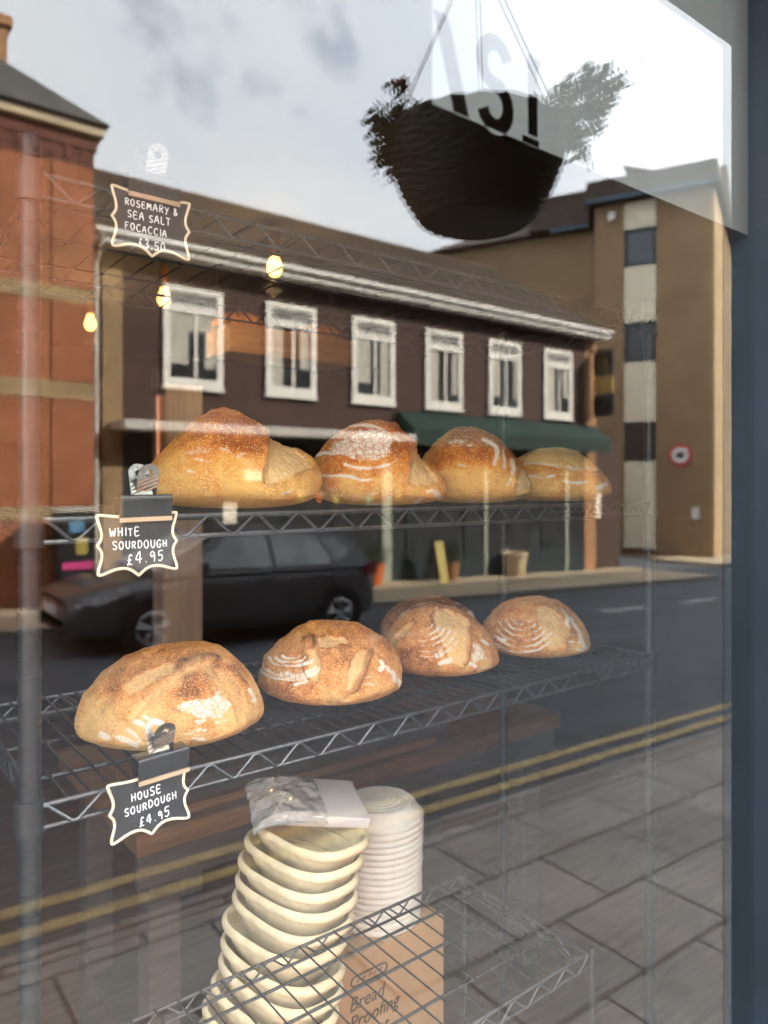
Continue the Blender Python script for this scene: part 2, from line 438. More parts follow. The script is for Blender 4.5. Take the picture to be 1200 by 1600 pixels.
def seg_dist(px, py, pts):
    d = np.full(px.shape, 1e9)
    for (x0, y0), (x1, y1) in zip(pts[:-1], pts[1:]):
        vx, vy = x1 - x0, y1 - y0
        L2 = vx * vx + vy * vy + 1e-9
        t = np.clip(((px - x0) * vx + (py - y0) * vy) / L2, 0, 1)
        d = np.minimum(d, np.hypot(px - x0 - t * vx, py - y0 - t * vy))
    return d
def poly_sdf(px, py, poly):
    """> 0 inside"""
    d = seg_dist(px, py, list(poly) + [poly[0]])
    ins = np.zeros(px.shape, bool)
    n = len(poly)
    for i in range(n):
        x0, y0 = poly[i]; x1, y1 = poly[(i + 1) % n]
        c = ((y0 > py) != (y1 > py)) & (px < (x1 - x0) * (py - y0) / (y1 - y0 + 1e-12) + x0)
        ins ^= c
    return np.where(ins, d, -d)
def sstep(x, a, b):
    t = np.clip((x - a) / (b - a), 0, 1)
    return t * t * (3 - 2 * t)

def smooth_line(pts, n=8):
    """Catmull-Rom through 2D points"""
    P = [pts[0]] + list(pts) + [pts[-1]]
    out = []
    for i in range(1, len(P) - 2):
        p0, p1, p2, p3 = (np.array(P[k], float) for k in (i - 1, i, i + 1, i + 2))
        for k in range(n):
            t = k / n
            out.append(tuple(0.5 * ((2 * p1) + (-p0 + p2) * t + (2 * p0 - 5 * p1 + 4 * p2 - p3) * t * t + (-p0 + 3 * p1 - 3 * p2 + p3) * t ** 3)))
    out.append(tuple(pts[-1]))
    return out

# ------------------------------------------------------------------ the loaves
def make_loaf(name, label, cat, X, Y, Z, w, dep, h, mat, feats, prof=None, seed=0, group=None, brown0=0.5, top_brown=0.35, base=0.28, lump=1.0):
    """A loaf standing at (X, Y, Z), its width across the line of sight w, depth dep, height h. feats: the marks on its
    crust, drawn on its front in photo pixels as offsets along its own width and height (they become surface attributes)."""
    ang = math.atan2(Y, X)
    fx, fy = math.cos(ang), math.sin(ang)           # away from the street
    rx_, ry_ = math.sin(ang), -math.cos(ang)        # to the right
    NT_, NU, NL = 330, 120, 34
    th = np.linspace(0, 2 * math.pi, NT_, endpoint=False)
    rows = []
    for i in range(NU + 1):
        ph = (math.pi / 2) * (1 - i / NU)
        rows.append((math.cos(ph), base + (1 - base) * math.sin(ph)))
    for i in range(1, NL + 1):
        s = i / NL
        s = 1 - (1 - s) ** 1.6
        rows.append(((1 - s ** 2.6) ** (1 / 2.6), base * (1 - s)))
    rho = np.array([r[0] for r in rows]); zz = np.array([r[1] for r in rows])
    rho[0] = 0.0; rho[-1] = 0.0
    RH, TH = np.meshgrid(rho, th, indexing='ij'); ZZ = np.repeat(zz[:, None], NT_, 1)
    x = (RH * np.cos(TH)).ravel(); y = (RH * np.sin(TH)).ravel(); z = ZZ.ravel()
    if prof is not None:        # silhouette: (a, height share) along the width
        pa, pz = np.array([q[0] for q in prof]), np.array([q[1] for q in prof])
        ac = np.clip(x, -0.97, 0.97)
        tgt = np.interp(ac, pa, pz)
        bs = base + (1 - base) * np.sqrt(np.clip(1 - ac ** 2, 0.03, 1))
        k = np.clip(tgt / bs, 0.3, 1.6)
        z = z * k
    P = np.stack([x * w / 2, y * dep / 2, z * h], 1)
    nrm = np.stack([x / (w / 2), y / (dep / 2), (z - base) / h * (z > base) * 1.1 + 0.0], 1)
    nrm /= np.linalg.norm(nrm, axis=1)[:, None] + 1e-9
    nrm[z < base * 0.4] *= 0.3
    lum = fbm(P, 16.0, seed, 3) * 0.0065 * lump + fbm(P, 60.0, seed + 5, 3) * 0.0024 + fbm(P, 190.0, seed + 7, 2) * 0.0009
    P = P + nrm * lum[:, None]
    # photo pixels of every point
    WX = X + P[:, 0] * rx_ + P[:, 1] * fx; WY = Y + P[:, 0] * ry_ + P[:, 1] * fy; WZ = Z + P[:, 2]
    dz = WX * CA + WY * SA
    u = 600 + F * (WX * SA - WY * CA) / dz
    v = 756 - F * WZ / dz
    wob = fbm(P, 70.0, seed + 9, 3)
    wob2 = fbm(P, 70.0, seed + 19, 3)
    uu, vv = u + wob * 5.0, v + wob2 * 5.0
    # front-facing share
    facing = -(nrm[:, 1]) * 0.95 + nrm[:, 2] * 0.55
    front = sstep(facing, -0.08, 0.10)
    brown = brown0 + top_brown * (sstep(P[:, 2] / h, 0.25, 0.85) - 0.5) + 0.22 * fbm(P, 22.0, seed + 2, 3)
    crumb = np.zeros(len(P)); flour = np.zeros(len(P)); burn = np.zeros(len(P)); crack = np.zeros(len(P)); disp = np.zeros(len(P))
    for ft in feats:
        kind = ft[0]
        if kind == 'crumb':         # torn-open score: polygon, depth in mm, amount
            sd = poly_sdf(uu, vv, ft[1])
            a = sstep(sd, -1.5, 2.5) * front
            crumb = np.maximum(crumb, a * ft[3])
            disp -= ft[2] * 0.0016 * sstep(sd, -0.5, 2.5) * front
            disp += ft[2] * 0.0007 * np.exp(-((sd + 2.5) / 2.2) ** 2) * front
            burn = np.maximum(burn, 0.5 * np.clip(ft[2] / 3.0, 0, 1) * np.exp(-((sd + 1.6) / 1.5) ** 2) * front * np.clip(0.5 + fbm(P, 40, seed + 12) * 1.3, 0, 1))
        elif kind == 'lip':         # raised burnt edge of the ear: line, width px, burn, height in mm
            d = seg_dist(uu, vv, smooth_line(ft[1]))
            g = np.exp(-(d / ft[2]) ** 2) * front
            burn = np.maximum(burn, g * ft[3] * (0.6 + 0.6 * np.clip(fbm(P, 90, seed + 3) + 0.3, 0, 1)))
            disp += ft[4] * 0.0014 * g
        elif kind == 'groove':
            d = seg_dist(uu, vv, smooth_line(ft[1]))
            g = np.exp(-(d / ft[2]) ** 2) * front
            disp -= ft[3] * 0.0016 * g
            if len(ft) > 4: crumb = np.maximum(crumb, np.exp(-(d / (ft[2] * 1.7)) ** 2) * ft[4] * front)
        elif kind == 'flour':
            sd = poly_sdf(uu, vv, ft[1])
            flour = np.maximum(flour, sstep(sd, -4.0, 5.0) * ft[2] * front * (0.75 + 0.5 * fbm(P, 120, seed + 4)))
            crack = np.maximum(crack, sstep(sd, -4.0, 3.0))
        elif kind == 'line':        # a flour line: points, width px, strength
            d = seg_dist(u + wob * 2.5, v + wob2 * 2.5, smooth_line(ft[1]))
            flour = np.maximum(flour, np.exp(-(d / (ft[2] * 1.2)) ** 2) * min(1.0, ft[3] * 1.15) * front * (0.75 + 0.7 * fbm(P, 55, seed + 6)))
        elif kind == 'brown':
            sd = poly_sdf(uu, vv, ft[1])
            brown = brown + ft[2] * sstep(sd, -8, 8) * front
    # a little flour dusted round the foot
    flour = np.maximum(flour, 0.55 * sstep(-P[:, 2], -0.016, -0.002) * np.clip(0.4 + fbm(P, 45, seed + 8), 0, 1))
    P = P + nrm * disp[:, None]
    P[:, 2] = np.maximum(P[:, 2], 0.0)
    nv = len(P)
    idx = np.arange(nv).reshape(len(rows), NT_)
    a = idx[:-1, :].ravel(); b = np.roll(idx[:-1, :], -1, 1).ravel(); c = np.roll(idx[1:, :], -1, 1).ravel(); d = idx[1:, :].ravel()
    faces = np.stack([a, d, c, b], 1)
    me = bpy.data.meshes.new(name)
    me.vertices.add(nv); me.vertices.foreach_set('co', P.astype(np.float32).ravel())
    me.loops.add(faces.size); me.loops.foreach_set('vertex_index', faces.astype(np.int32).ravel())
    me.polygons.add(len(faces)); me.polygons.foreach_set('loop_start', np.arange(0, faces.size, 4, dtype=np.int32))
    me.polygons.foreach_set('use_smooth', np.ones(len(faces), bool))
    me.update(calc_edges=True)
    for nm, ar in (('brown', brown), ('crumb', crumb), ('flour', flour), ('burn', burn), ('crackle', crack)):
        at = me.attributes.new(nm, 'FLOAT', 'POINT'); at.data.foreach_set('value', np.clip(ar, 0, 1).astype(np.float32))
    bm = bmesh.new(); bm.from_mesh(me)
    bmesh.ops.remove_doubles(bm, verts=bm.verts, dist=1e-6)
    bm.to_mesh(me); bm.free()
    me.materials.append(mat)
    o = bpy.data.objects.new(name, me); COL.objects.link(o)
    o.location = (X, Y, Z + H)
    o.rotation_euler = (0, 0, math.atan2(ry_, rx_))
    return tag(o, label, cat, group)

def arcs(cx, cy, rxs, ratio, a0, a1, width, strength):
    """flour rings left by the proving basket: elliptical arcs, angles in degrees clockwise from the right"""
    out = []
    for r in rxs:
        n = 12
        pts = [(cx + r * math.cos(R(a0 + (a1 - a0) * k / n)), cy + r * ratio * math.sin(R(a0 + (a1 - a0) * k / n))) for k in range(n + 1)]
        out.append(('line', pts, width, strength))
    return out

ZU, ZL = -0.0415, -0.370
G1 = 'white sourdough loaves on the middle shelf'
G2 = 'house sourdough loaves on the lower shelf'
GOLD, HOUSE = M['crust_gold'], M['crust_house']
DZ = 0.004
# middle shelf, from the left
make_loaf('bread_loaf', 'tallest golden sourdough loaf with broad pale split, beside the white sourdough label', 'loaf',
    0.513, 1.045, ZU + DZ, 0.268, 0.235, 0.152, GOLD, [
    ('crumb', [(415, 674), (430, 676), (452, 690), (478, 712), (488, 728), (470, 738), (440, 748), (418, 758), (409, 752), (413, 730), (419, 705)], 3.2, 1.0),
    ('lip', [(398, 655), (412, 672), (418, 700), (414, 728), (408, 752)], 3.0, 0.25, 3.5),
    ('brown', [(330, 640), (410, 660), (420, 700), (412, 750), (395, 720), (330, 690), (290, 690)], 0.22),
    ('brown', [(420, 756), (490, 730), (508, 770), (505, 800), (440, 800)], 0.12),
    ('flour', [(283, 706), (300, 697), (330, 698), (332, 706), (300, 712)], 0.6),
    ('flour', [(290, 714), (318, 712), (336, 718), (330, 724), (298, 722)], 0.6),
    ('flour', [(362, 712), (380, 704), (386, 710), (372, 720)], 0.6),
    ('line', [(292, 734), (305, 738)], 3, 0.6), ('line', [(345, 700), (362, 706)], 3, 0.5), ('line', [(440, 772), (455, 768)], 3.5, 0.5),
    ], prof=[(-1, .30), (-.93, .44), (-.70, .66), (-.45, .86), (-.25, .985), (-.10, 1.0), (.06, .97), (.20, .88), (.32, .79), (.45, .72), (.60, .65), (.75, .58), (.9, .50), (.97, .40), (1, .28)], seed=1, group=None, brown0=0.42, top_brown=0.55, lump=0.7)
make_loaf('bread_loaf', 'golden sourdough loaf with a big white flour patch on its crown', 'loaf',
    0.785, 1.035, ZU + DZ, 0.245, 0.225, 0.150, GOLD, [
    ('crumb', [(644, 696), (658, 706), (668, 725), (680, 742), (686, 752), (668, 758), (648, 760), (638, 752), (640, 725)], 3, 1.0),
    ('lip', [(615, 662), (634, 676), (645, 698), (642, 728), (637, 748)], 3.0, 0.35, 4.0),
    ('flour', [(560, 672), (582, 668), (602, 674), (613, 688), (611, 706), (598, 716), (572, 717), (553, 712), (524, 708), (516, 700), (524, 690), (545, 690)], 1.0),
    ('flour', [(520, 688), (545, 684), (556, 694), (545, 704), (518, 704)], 0.7),
    ('line', [(484, 706), (505, 682), (530, 668), (560, 664), (590, 668), (612, 682), (624, 688)], 2.6, 0.75),
    ('line', [(480, 715), (510, 708), (540, 708), (560, 716), (590, 718)], 2.8, 0.85),
    ('line', [(540, 726), (562, 730), (590, 731), (610, 724), (620, 716)], 2.8, 0.8),
    ('line', [(500, 742), (520, 744), (545, 744), (562, 750), (580, 748)], 2.8, 0.7),
    ('line', [(508, 790), (525, 792)], 4, 0.7), ('line', [(570, 790), (592, 788)], 4, 0.6),
    ('line', [(650, 785), (656, 778)], 4.5, 0.9), ('line', [(670, 768), (680, 770), (690, 784)], 4.5, 0.9), ('line', [(505, 760), (520, 766)], 3, 0.6),
    ('line', [(572, 772), (590, 770)], 3, 0.5),
    ('brown', [(500, 690), (560, 640), (640, 670), (645, 740), (500, 745)], 0.25),
    ], prof=[(-1, .30), (-.96, .48), (-.8, .68), (-.6, .84), (-.4, .95), (-.2, 1.0), (0, 1.0), (.18, .95), (.32, .86), (.45, .76), (.58, .62), (.72, .48), (.86, .40), (1, .28)], seed=2, brown0=0.42, top_brown=0.4, lump=0.7)
make_loaf('bread_loaf', 'deep golden sourdough loaf between the flour patched loaf and the pale loaf', 'loaf',
    1.022, 1.045, ZU + DZ, 0.232, 0.215, 0.150, GOLD, [
    ('crumb', [(810, 722), (820, 732), (828, 748), (832, 764), (820, 772), (808, 774), (803, 762), (808, 742)], 2.5, 0.95),
    ('lip', [(795, 690), (808, 708), (812, 728), (806, 752)], 2.5, 0.25, 3.0),
    ('flour', [(698, 688), (715, 682), (730, 688), (722, 694), (704, 694)], 0.8), ('flour', [(680, 700), (692, 698), (690, 704)], 0.7),
    ('line', [(755, 686), (770, 694), (777, 708), (772, 724)], 3.2, 0.85), ('line', [(786, 704), (789, 718), (788, 730)], 2.6, 0.8),
    ('line', [(800, 718), (801, 734), (798, 748), (793, 757)], 3.0, 0.85), ('line', [(716, 726), (735, 728), (748, 726)], 2.4, 0.45),
    ('line', [(720, 694), (735, 696)], 2.5, 0.7), ('line', [(800, 784), (830, 782)], 3.5, 0.7), ('line', [(658, 706), (664, 702)], 3, 0.6),
    ('brown', [(670, 720), (720, 660), (800, 690), (808, 750), (780, 738), (690, 736)], 0.28),
    ], prof=[(-1, .30), (-.93, .46), (-.75, .66), (-.55, .84), (-.35, .96), (-.15, 1.0), (.05, .985), (.25, .93), (.45, .83), (.62, .68), (.78, .52), (.9, .42), (1, .28)], seed=3, brown0=0.36, top_brown=0.5, lump=0.6)
make_loaf('bread_loaf', 'lowest pale floury sourdough loaf at the right end of its shelf', 'loaf',
    1.270, 1.045, ZU + DZ, 0.238, 0.21, 0.118, GOLD, [
    ('crumb', [(806, 728), (810, 704), (840, 692), (880, 692), (925, 706), (945, 728), (930, 735), (880, 732), (840, 726)], 0.5, 0.55),
    ('flour', [(812, 722), (818, 704), (860, 690), (905, 700), (928, 718), (926, 734), (880, 730), (840, 724)], 0.30),
    ('line', [(818, 724), (845, 724), (875, 728), (905, 732), (930, 734)], 2.6, 0.75), ('line', [(822, 744), (850, 746), (865, 742)], 2.6, 0.6),
    ('line', [(880, 750), (900, 754), (915, 752)], 3.0, 0.75), ('line', [(875, 740), (910, 742), (935, 740)], 1.8, 0.5), ('line', [(934, 762), (948, 756)], 4, 0.85),
    ('groove', [(815, 722), (850, 724), (890, 730)], 2.0, 1.5),
    ('brown', [(815, 726), (880, 732), (935, 736), (950, 760), (880, 752), (815, 740)], 0.25),
    ], prof=[(-1, .30), (-.93, .48), (-.75, .72), (-.5, .90), (-.25, .985), (0, 1.0), (.25, .96), (.45, .88), (.65, .74), (.82, .58), (.93, .44), (1, .28)], seed=4, brown0=0.16, top_brown=0.05, lump=0.6)
# lower shelf, from the left
make_loaf('bread_loaf', 'wide brown sourdough loaf with crackled flour patch, behind the house sourdough label', 'loaf',
    0.413, 1.042, ZL + DZ, 0.262, 0.225, 0.132, HOUSE, [
    ('lip', [(278, 1041), (290, 1033), (310, 1029), (328, 1028), (338, 1032)], 5.5, 1.0, 5.5),
    ('groove', [(305, 1038), (285, 1050), (262, 1070), (240, 1092), (222, 1112)], 6, 3.0, 0.45),
    ('crumb', [(192, 1074), (215, 1055), (250, 1040), (275, 1038), (268, 1052), (245, 1060), (228, 1075), (205, 1090)], 1.5, 0.5),
    ('crumb', [(236, 1080), (243, 1078), (225, 1105), (207, 1128), (201, 1122), (218, 1098)], 3, 0.65),
    ('groove', [(318, 1036), (330, 1052), (344, 1072), (352, 1090)], 5, 2.5, 0.35),
    ('crumb', [(330, 1040), (360, 1052), (380, 1078), (386, 1110), (378, 1135), (366, 1110), (352, 1078)], 1.5, 0.30),
    ('lip', [(372, 1058), (384, 1072), (392, 1090)], 3.0, 0.5, 2.5),
    ('flour', [(274, 1102), (300, 1092), (330, 1088), (345, 1076), (350, 1088), (362, 1102), (354, 1112), (350, 1124), (325, 1122), (300, 1118), (282, 1112)], 0.98),
    ('flour', [(302, 1126), (322, 1120), (330, 1124), (310, 1134)], 0.9), ('flour', [(284, 1144), (310, 1138), (326, 1140), (318, 1146), (290, 1148)], 0.9),
    ('line', [(300, 1154), (318, 1155)], 3, 0.6), ('line', [(337, 1130), (352, 1126)], 4, 0.6),
    ('line', [(158, 1148), (168, 1152)], 5, 0.8), ('line', [(185, 1154), (198, 1158), (212, 1166)], 5, 0.8), ('line', [(200, 1140), (212, 1150), (218, 1158)], 4.5, 0.7),
    ('line', [(212, 1128), (228, 1136)], 5, 0.8), ('line', [(225, 1120), (238, 1128)], 4, 0.6),
    ('line', [(390, 1078), (396, 1088), (398, 1094)], 4.5, 0.9),
    ('brown', [(290, 1050), (330, 1045), (350, 1085), (300, 1092), (270, 1085)], 0.22), ('brown', [(130, 1090), (230, 1080), (220, 1180), (130, 1180)], -0.22),
    ('lip', [(268, 1108), (280, 1110)], 3.5, 0.6, 0.5),
    ], prof=[(-1, .30), (-.93, .52), (-.75, .72), (-.5, .90), (-.3, .96), (-.1, .985), (.15, 1.0), (.35, 1.0), (.5, .95), (.68, .82), (.84, .64), (.94, .48), (1, .3)], seed=5, brown0=0.40, top_brown=0.35)
make_loaf('bread_loaf', 'brown sourdough loaf with white rings left of twin cuts, second on the lower shelf', 'loaf',
    0.706, 1.065, ZL + DZ, 0.246, 0.215, 0.130, HOUSE,
    arcs(455, 1022, [14, 25, 36], 0.55, 25, 165, 2.4, 0.8) + arcs(452, 1030, [44, 52], 0.62, 25, 170, 2.6, 0.85) + [
    ('flour', [(432, 1050), (470, 1046), (468, 1062), (440, 1062)], 0.7),
    ('lip', [(476, 1010), (478, 1035), (482, 1056)], 3.5, 0.25, 3.5), ('lip', [(475, 998), (488, 994), (492, 1006)], 4.0, 0.85, 4.0),
    ('crumb', [(480, 1016), (494, 1012), (500, 1030), (498, 1062), (490, 1064), (482, 1048)], 3, 0.7),
    ('crumb', [(492, 1000), (510, 994), (538, 998), (545, 1006), (515, 1010), (496, 1012)], 2, 0.5),
    ('crumb', [(548, 1030), (562, 1014), (574, 1018), (570, 1040), (552, 1072), (542, 1078), (543, 1055)], 3, 0.6),
    ('lip', [(580, 1016), (574, 1032), (564, 1058), (552, 1080)], 3.0, 0.55, 4.0),
    ('groove', [(527, 1066), (531, 1078), (532, 1090)], 2.0, 2.0), ('groove', [(554, 1080), (542, 1092)], 2.0, 2.5),
    ('groove', [(498, 1064), (512, 1100), (522, 1120)], 7, 2.2), ('crumb', [(500, 1070), (540, 1090), (600, 1110), (590, 1125), (520, 1125), (505, 1100)], 0, 0.22),
    ('line', [(595, 1032), (600, 1040), (596, 1046)], 4, 0.9), ('line', [(606, 1042), (614, 1054), (618, 1062)], 5, 1.0), ('line', [(622, 1062), (626, 1072)], 3.5, 0.8),
    ('line', [(565, 1068), (585, 1070)], 2.2, 0.6), ('line', [(562, 1058), (580, 1058)], 2.0, 0.5), ('line', [(462, 1070), (478, 1064)], 3, 0.7),
    ('brown', [(400, 1070), (480, 1066), (505, 1120), (410, 1125)], 0.2),
    ], prof=[(-1, .30), (-.93, .55), (-.75, .76), (-.5, .92), (-.3, 1.0), (-.1, 1.0), (.15, .985), (.35, .95), (.55, .86), (.72, .76), (.88, .60), (.95, .48), (1, .3)], seed=6, brown0=0.46, top_brown=0.2)
make_loaf('bread_loaf', 'reddish brown sourdough loaf with a pale forked split, in front of the half hidden loaf', 'loaf',
    0.970, 1.083, ZL + DZ, 0.226, 0.205, 0.128, HOUSE,
    arcs(662, 972, [14, 24, 34, 44, 54, 64], 0.85, 20, 100, 2.0, 0.6) + [
    ('crumb', [(605, 1010), (618, 990), (640, 972), (650, 968), (640, 984), (622, 1002), (612, 1024), (604, 1022)], 2.5, 0.45),
    ('crumb', [(675, 962), (684, 950), (700, 952), (728, 968), (732, 990), (728, 1030), (722, 1040), (706, 1036), (690, 1002), (678, 982)], 2.5, 0.62),
    ('brown', [(672, 960), (690, 952), (706, 975), (692, 990), (680, 980)], 0.4),
    ('lip', [(728, 970), (733, 990), (732, 1015), (728, 1034)], 2.4, 0.3, 4.0), ('lip', [(680, 949), (688, 956)], 2.5, 0.3, 3),
    ('flour', [(736, 1004), (748, 1002), (758, 1016), (764, 1030), (752, 1034), (736, 1036)], 0.75),
    ('line', [(734, 1036), (742, 1040)], 3.5, 1.0), ('line', [(752, 1000), (762, 1008)], 3, 0.6), ('line', [(748, 1046), (768, 1042)], 2.2, 0.6),
    ('flour', [(672, 1018), (690, 1012), (698, 1024), (682, 1032)], 0.7), ('line', [(688, 1036), (704, 1032)], 4.5, 0.8),
    ('brown', [(600, 1020), (680, 1000), (690, 1060), (610, 1075)], 0.28),
    ], prof=[(-1, .30), (-.94, .55), (-.78, .74), (-.55, .90), (-.3, .98), (-.05, 1.0), (.15, .985), (.35, .93), (.55, .83), (.72, .70), (.88, .54), (1, .3)], seed=7, brown0=0.49, top_brown=0.1)
make_loaf('bread_loaf', 'half hidden sourdough loaf at the back of the lower shelf, only its crown showing', 'loaf',
    1.112, 1.275, ZL + DZ, 0.222, 0.20, 0.109, HOUSE,
    arcs(690, 975, [26, 40, 56, 70], 0.5, 190, 340, 2.0, 0.45) + [
    ('line', [(734, 958), (744, 966), (750, 976)], 5, 0.9), ('lip', [(738, 955), (748, 964)], 2.5, 0.4, 2),
    ], seed=8, brown0=0.78, top_brown=0.2)
make_loaf('bread_loaf', 'ringed sourdough loaf at the right end of the lower shelf, pale split on its right', 'loaf',
    1.235, 1.07, ZL + DZ, 0.232, 0.205, 0.118, HOUSE,
    arcs(815, 962, [16, 26, 36, 46, 56, 66], 0.86, 35, 165, 1.9, 0.62) + [
    ('crumb', [(836, 950), (850, 946), (870, 955), (882, 970), (886, 990), (880, 1010), (862, 1018), (846, 1000), (840, 975)], 1.5, 0.50),
    ('lip', [(882, 962), (890, 975), (886, 1000), (878, 1020)], 2.4, 0.3, 4.0), ('lip', [(866, 945), (876, 952)], 2.4, 0.4, 2.0),
    ('line', [(876, 950), (884, 962), (886, 980)], 4, 0.5), ('line', [(890, 966), (902, 985), (914, 1012)], 3.2, 0.8),
    ('line', [(888, 990), (904, 994)], 1.8, 0.6), ('line', [(886, 1002), (908, 1004)], 1.8, 0.6), ('line', [(884, 1014), (912, 1016)], 1.8, 0.6), ('line', [(860, 1030), (905, 1028)], 1.8, 0.45),
    ('line', [(772, 995), (790, 1000)], 2.4, 0.7), ('line', [(800, 1030), (830, 1034)], 2.4, 0.6), ('line', [(778, 1012), (794, 1018)], 2.4, 0.6),
    ('line', [(780, 1046), (830, 1050), (850, 1048)], 3.0, 0.8),
    ('brown', [(765, 980), (830, 960), (850, 1030), (780, 1040)], 0.2),
    ], prof=[(-1, .30), (-.94, .55), (-.78, .76), (-.55, .90), (-.3, .985), (-.05, 1.0), (.2, 1.0), (.4, .95), (.55, .86), (.7, .76), (.85, .60), (1, .3)], seed=9, brown0=0.42, top_brown=0.1)

# ------------------------------------------------------------------ wire racks
def shelf_parts(rack, x0, x1, y0, y1, z, tag_name, stiff, pitch=0.026, truss=0.026, wr=0.0019, per=0.065, rr=0.0034):
    rail = MB(room).tube([(x0, y0, z), (x1, y0, z)], rr, 8)
    s = rail.build('shelf', M['lit_wire'], rack, smooth=True)
    low = MB(room).tube([(x0, y0, z - truss), (x1, y0, z - truss)], rr * 0.9, 8)
    low.build('front_rail', M['lit_wire'], s, smooth=True)
    n = int((x1 - x0) / per)
    pts = []
    for k in range(n + 1):
        xa = x0 + (x1 - x0) * k / n
        if k == n:
            pts.append((xa, y0 - 0.003, z)); break
        xb = x0 + (x1 - x0) * (k + 0.5) / n
        dx = 0.10 * (xb - xa)
        pts += [(xa - dx * (k > 0), y0 - 0.003, z - 0.001), (xa + dx, y0 - 0.003, z - 0.001), (xb - dx, y0 - 0.003, z - truss + 0.001), (xb + dx, y0 - 0.003, z - truss + 0.001)]
    MB(room).tube(pts, rr * 0.65, 6).build('truss_wire', M['lit_wire'], s, smooth=True)
    back = MB(room)
    back.tube([(x0, y1, z), (x1, y1, z)], rr, 8); back.tube([(x0, y1, z - truss), (x1, y1, z - truss)], rr * 0.9, 8)
    pts2 = [(p[0], y1 + 0.003, p[2]) for p in pts]
    back.tube(pts2, rr * 0.65, 6)
    back.build('back_rail', M['lit_wire'], s, smooth=True)
    for xe in (x0, x1):
        e = MB(room)
        e.tube([(xe, y0, z), (xe, y1, z)], rr, 8); e.tube([(xe, y0, z - truss), (xe, y1, z - truss)], rr * 0.9, 8)
        q = []
        ne = max(2, int((y1 - y0) / per))
        for k in range(2 * ne + 1):
            q.append((xe, y0 + (y1 - y0) * k / (2 * ne), z if k % 2 == 0 else z - truss))
        e.tube(q, rr * 0.65, 6)
        e.build('end_rail', M['lit_wire'], s, smooth=True)
    w = MB(room)
    k = x0 + pitch
    while k < x1 - pitch * 0.5:
        w.tube([(k, y0, z + 0.0022), (k, y1, z + 0.0022)], wr, 6)
        k += pitch
    w.build('cross_wires', M['shaded_wire'], s, smooth=True)
    st = MB(room)
    for t in stiff:
        st.tube([(x0, y0 + (y1 - y0) * t, z - 0.003), (x1, y0 + (y1 - y0) * t, z - 0.003)], rr * 0.9, 6)
    st.build('stiffener_wires', M['shaded_wire'], s, smooth=True)
    return s

RX0, RX1, RY0, RY1 = 0.209, 1.433, 0.915, 1.370
rack = empty('wire_rack', (0.8, 1.14, 0.0), 'tall grey wire shelving rack carrying the sourdough loaves', 'rack')
for (px, py) in ((RX0 - 0.012, RY0 + 0.012), (RX1 + 0.012, RY0 + 0.012), (RX0 - 0.012, RY1 - 0.012), (RX1 + 0.012, RY1 - 0.012)):
    pm = MB()
    pm.tube([(px, py, 0.02), (px, py, H + 0.40)], 0.0125, 16)
    k = 0.1
    while k < H + 0.38:
        pm.tube([(px, py, k), (px, py, k + 0.004)], 0.0134, 16); k += 0.025
    po = pm.build('post', M['post'], rack, smooth=True)
    for zz in (0.357, ZU, ZL):
        MB().lathe([(0.0135, -0.032), (0.0180, -0.032), (0.0165, 0.006), (0.0135, 0.006)], (px, py, zz + H), 16).build('collar', M['post'], po, smooth=True)
    MB().lathe([(0.004, 0), (0.02, 0.0), (0.02, 0.012), (0.012, 0.02), (0.004, 0.02)], (px, py, 0.0), 14).build('foot', M['black_iron'], po, smooth=True)
for zz in (0.357, ZU, ZL):
    top_ = zz > 0
    shelf_parts(rack, RX0, RX1, RY0, RY1, zz, '', (0.2, 0.5, 0.8), pitch=0.045 if top_ else 0.026, wr=0.0013 if top_ else 0.0019, rr=0.0028 if top_ else 0.0034)

low = empty('wire_display_shelf', (0.3, 0.8, 0.0), 'low wire shelf without bread in the bottom of the window', 'wire shelf')
LX0, LX1, LY0, LY1, LZ = -0.32, 0.866, 0.655, 0.915, -0.665
shelf_parts(low, LX0, LX1, LY0, LY1, LZ, '', (0.24, 0.55, 0.80), pitch=0.030, per=0.05, truss=0.020, wr=0.0013, rr=0.0024)
for (px, py) in ((LX0 - 0.012, LY0), (LX1 + 0.012, LY0), (LX0 - 0.012, LY1), (LX1 + 0.012, LY1)):
    MB().tube([(px, py, 0.02), (px, py, LZ + H + 0.004)], 0.004, 12).build('post', M['post'], low, smooth=True)

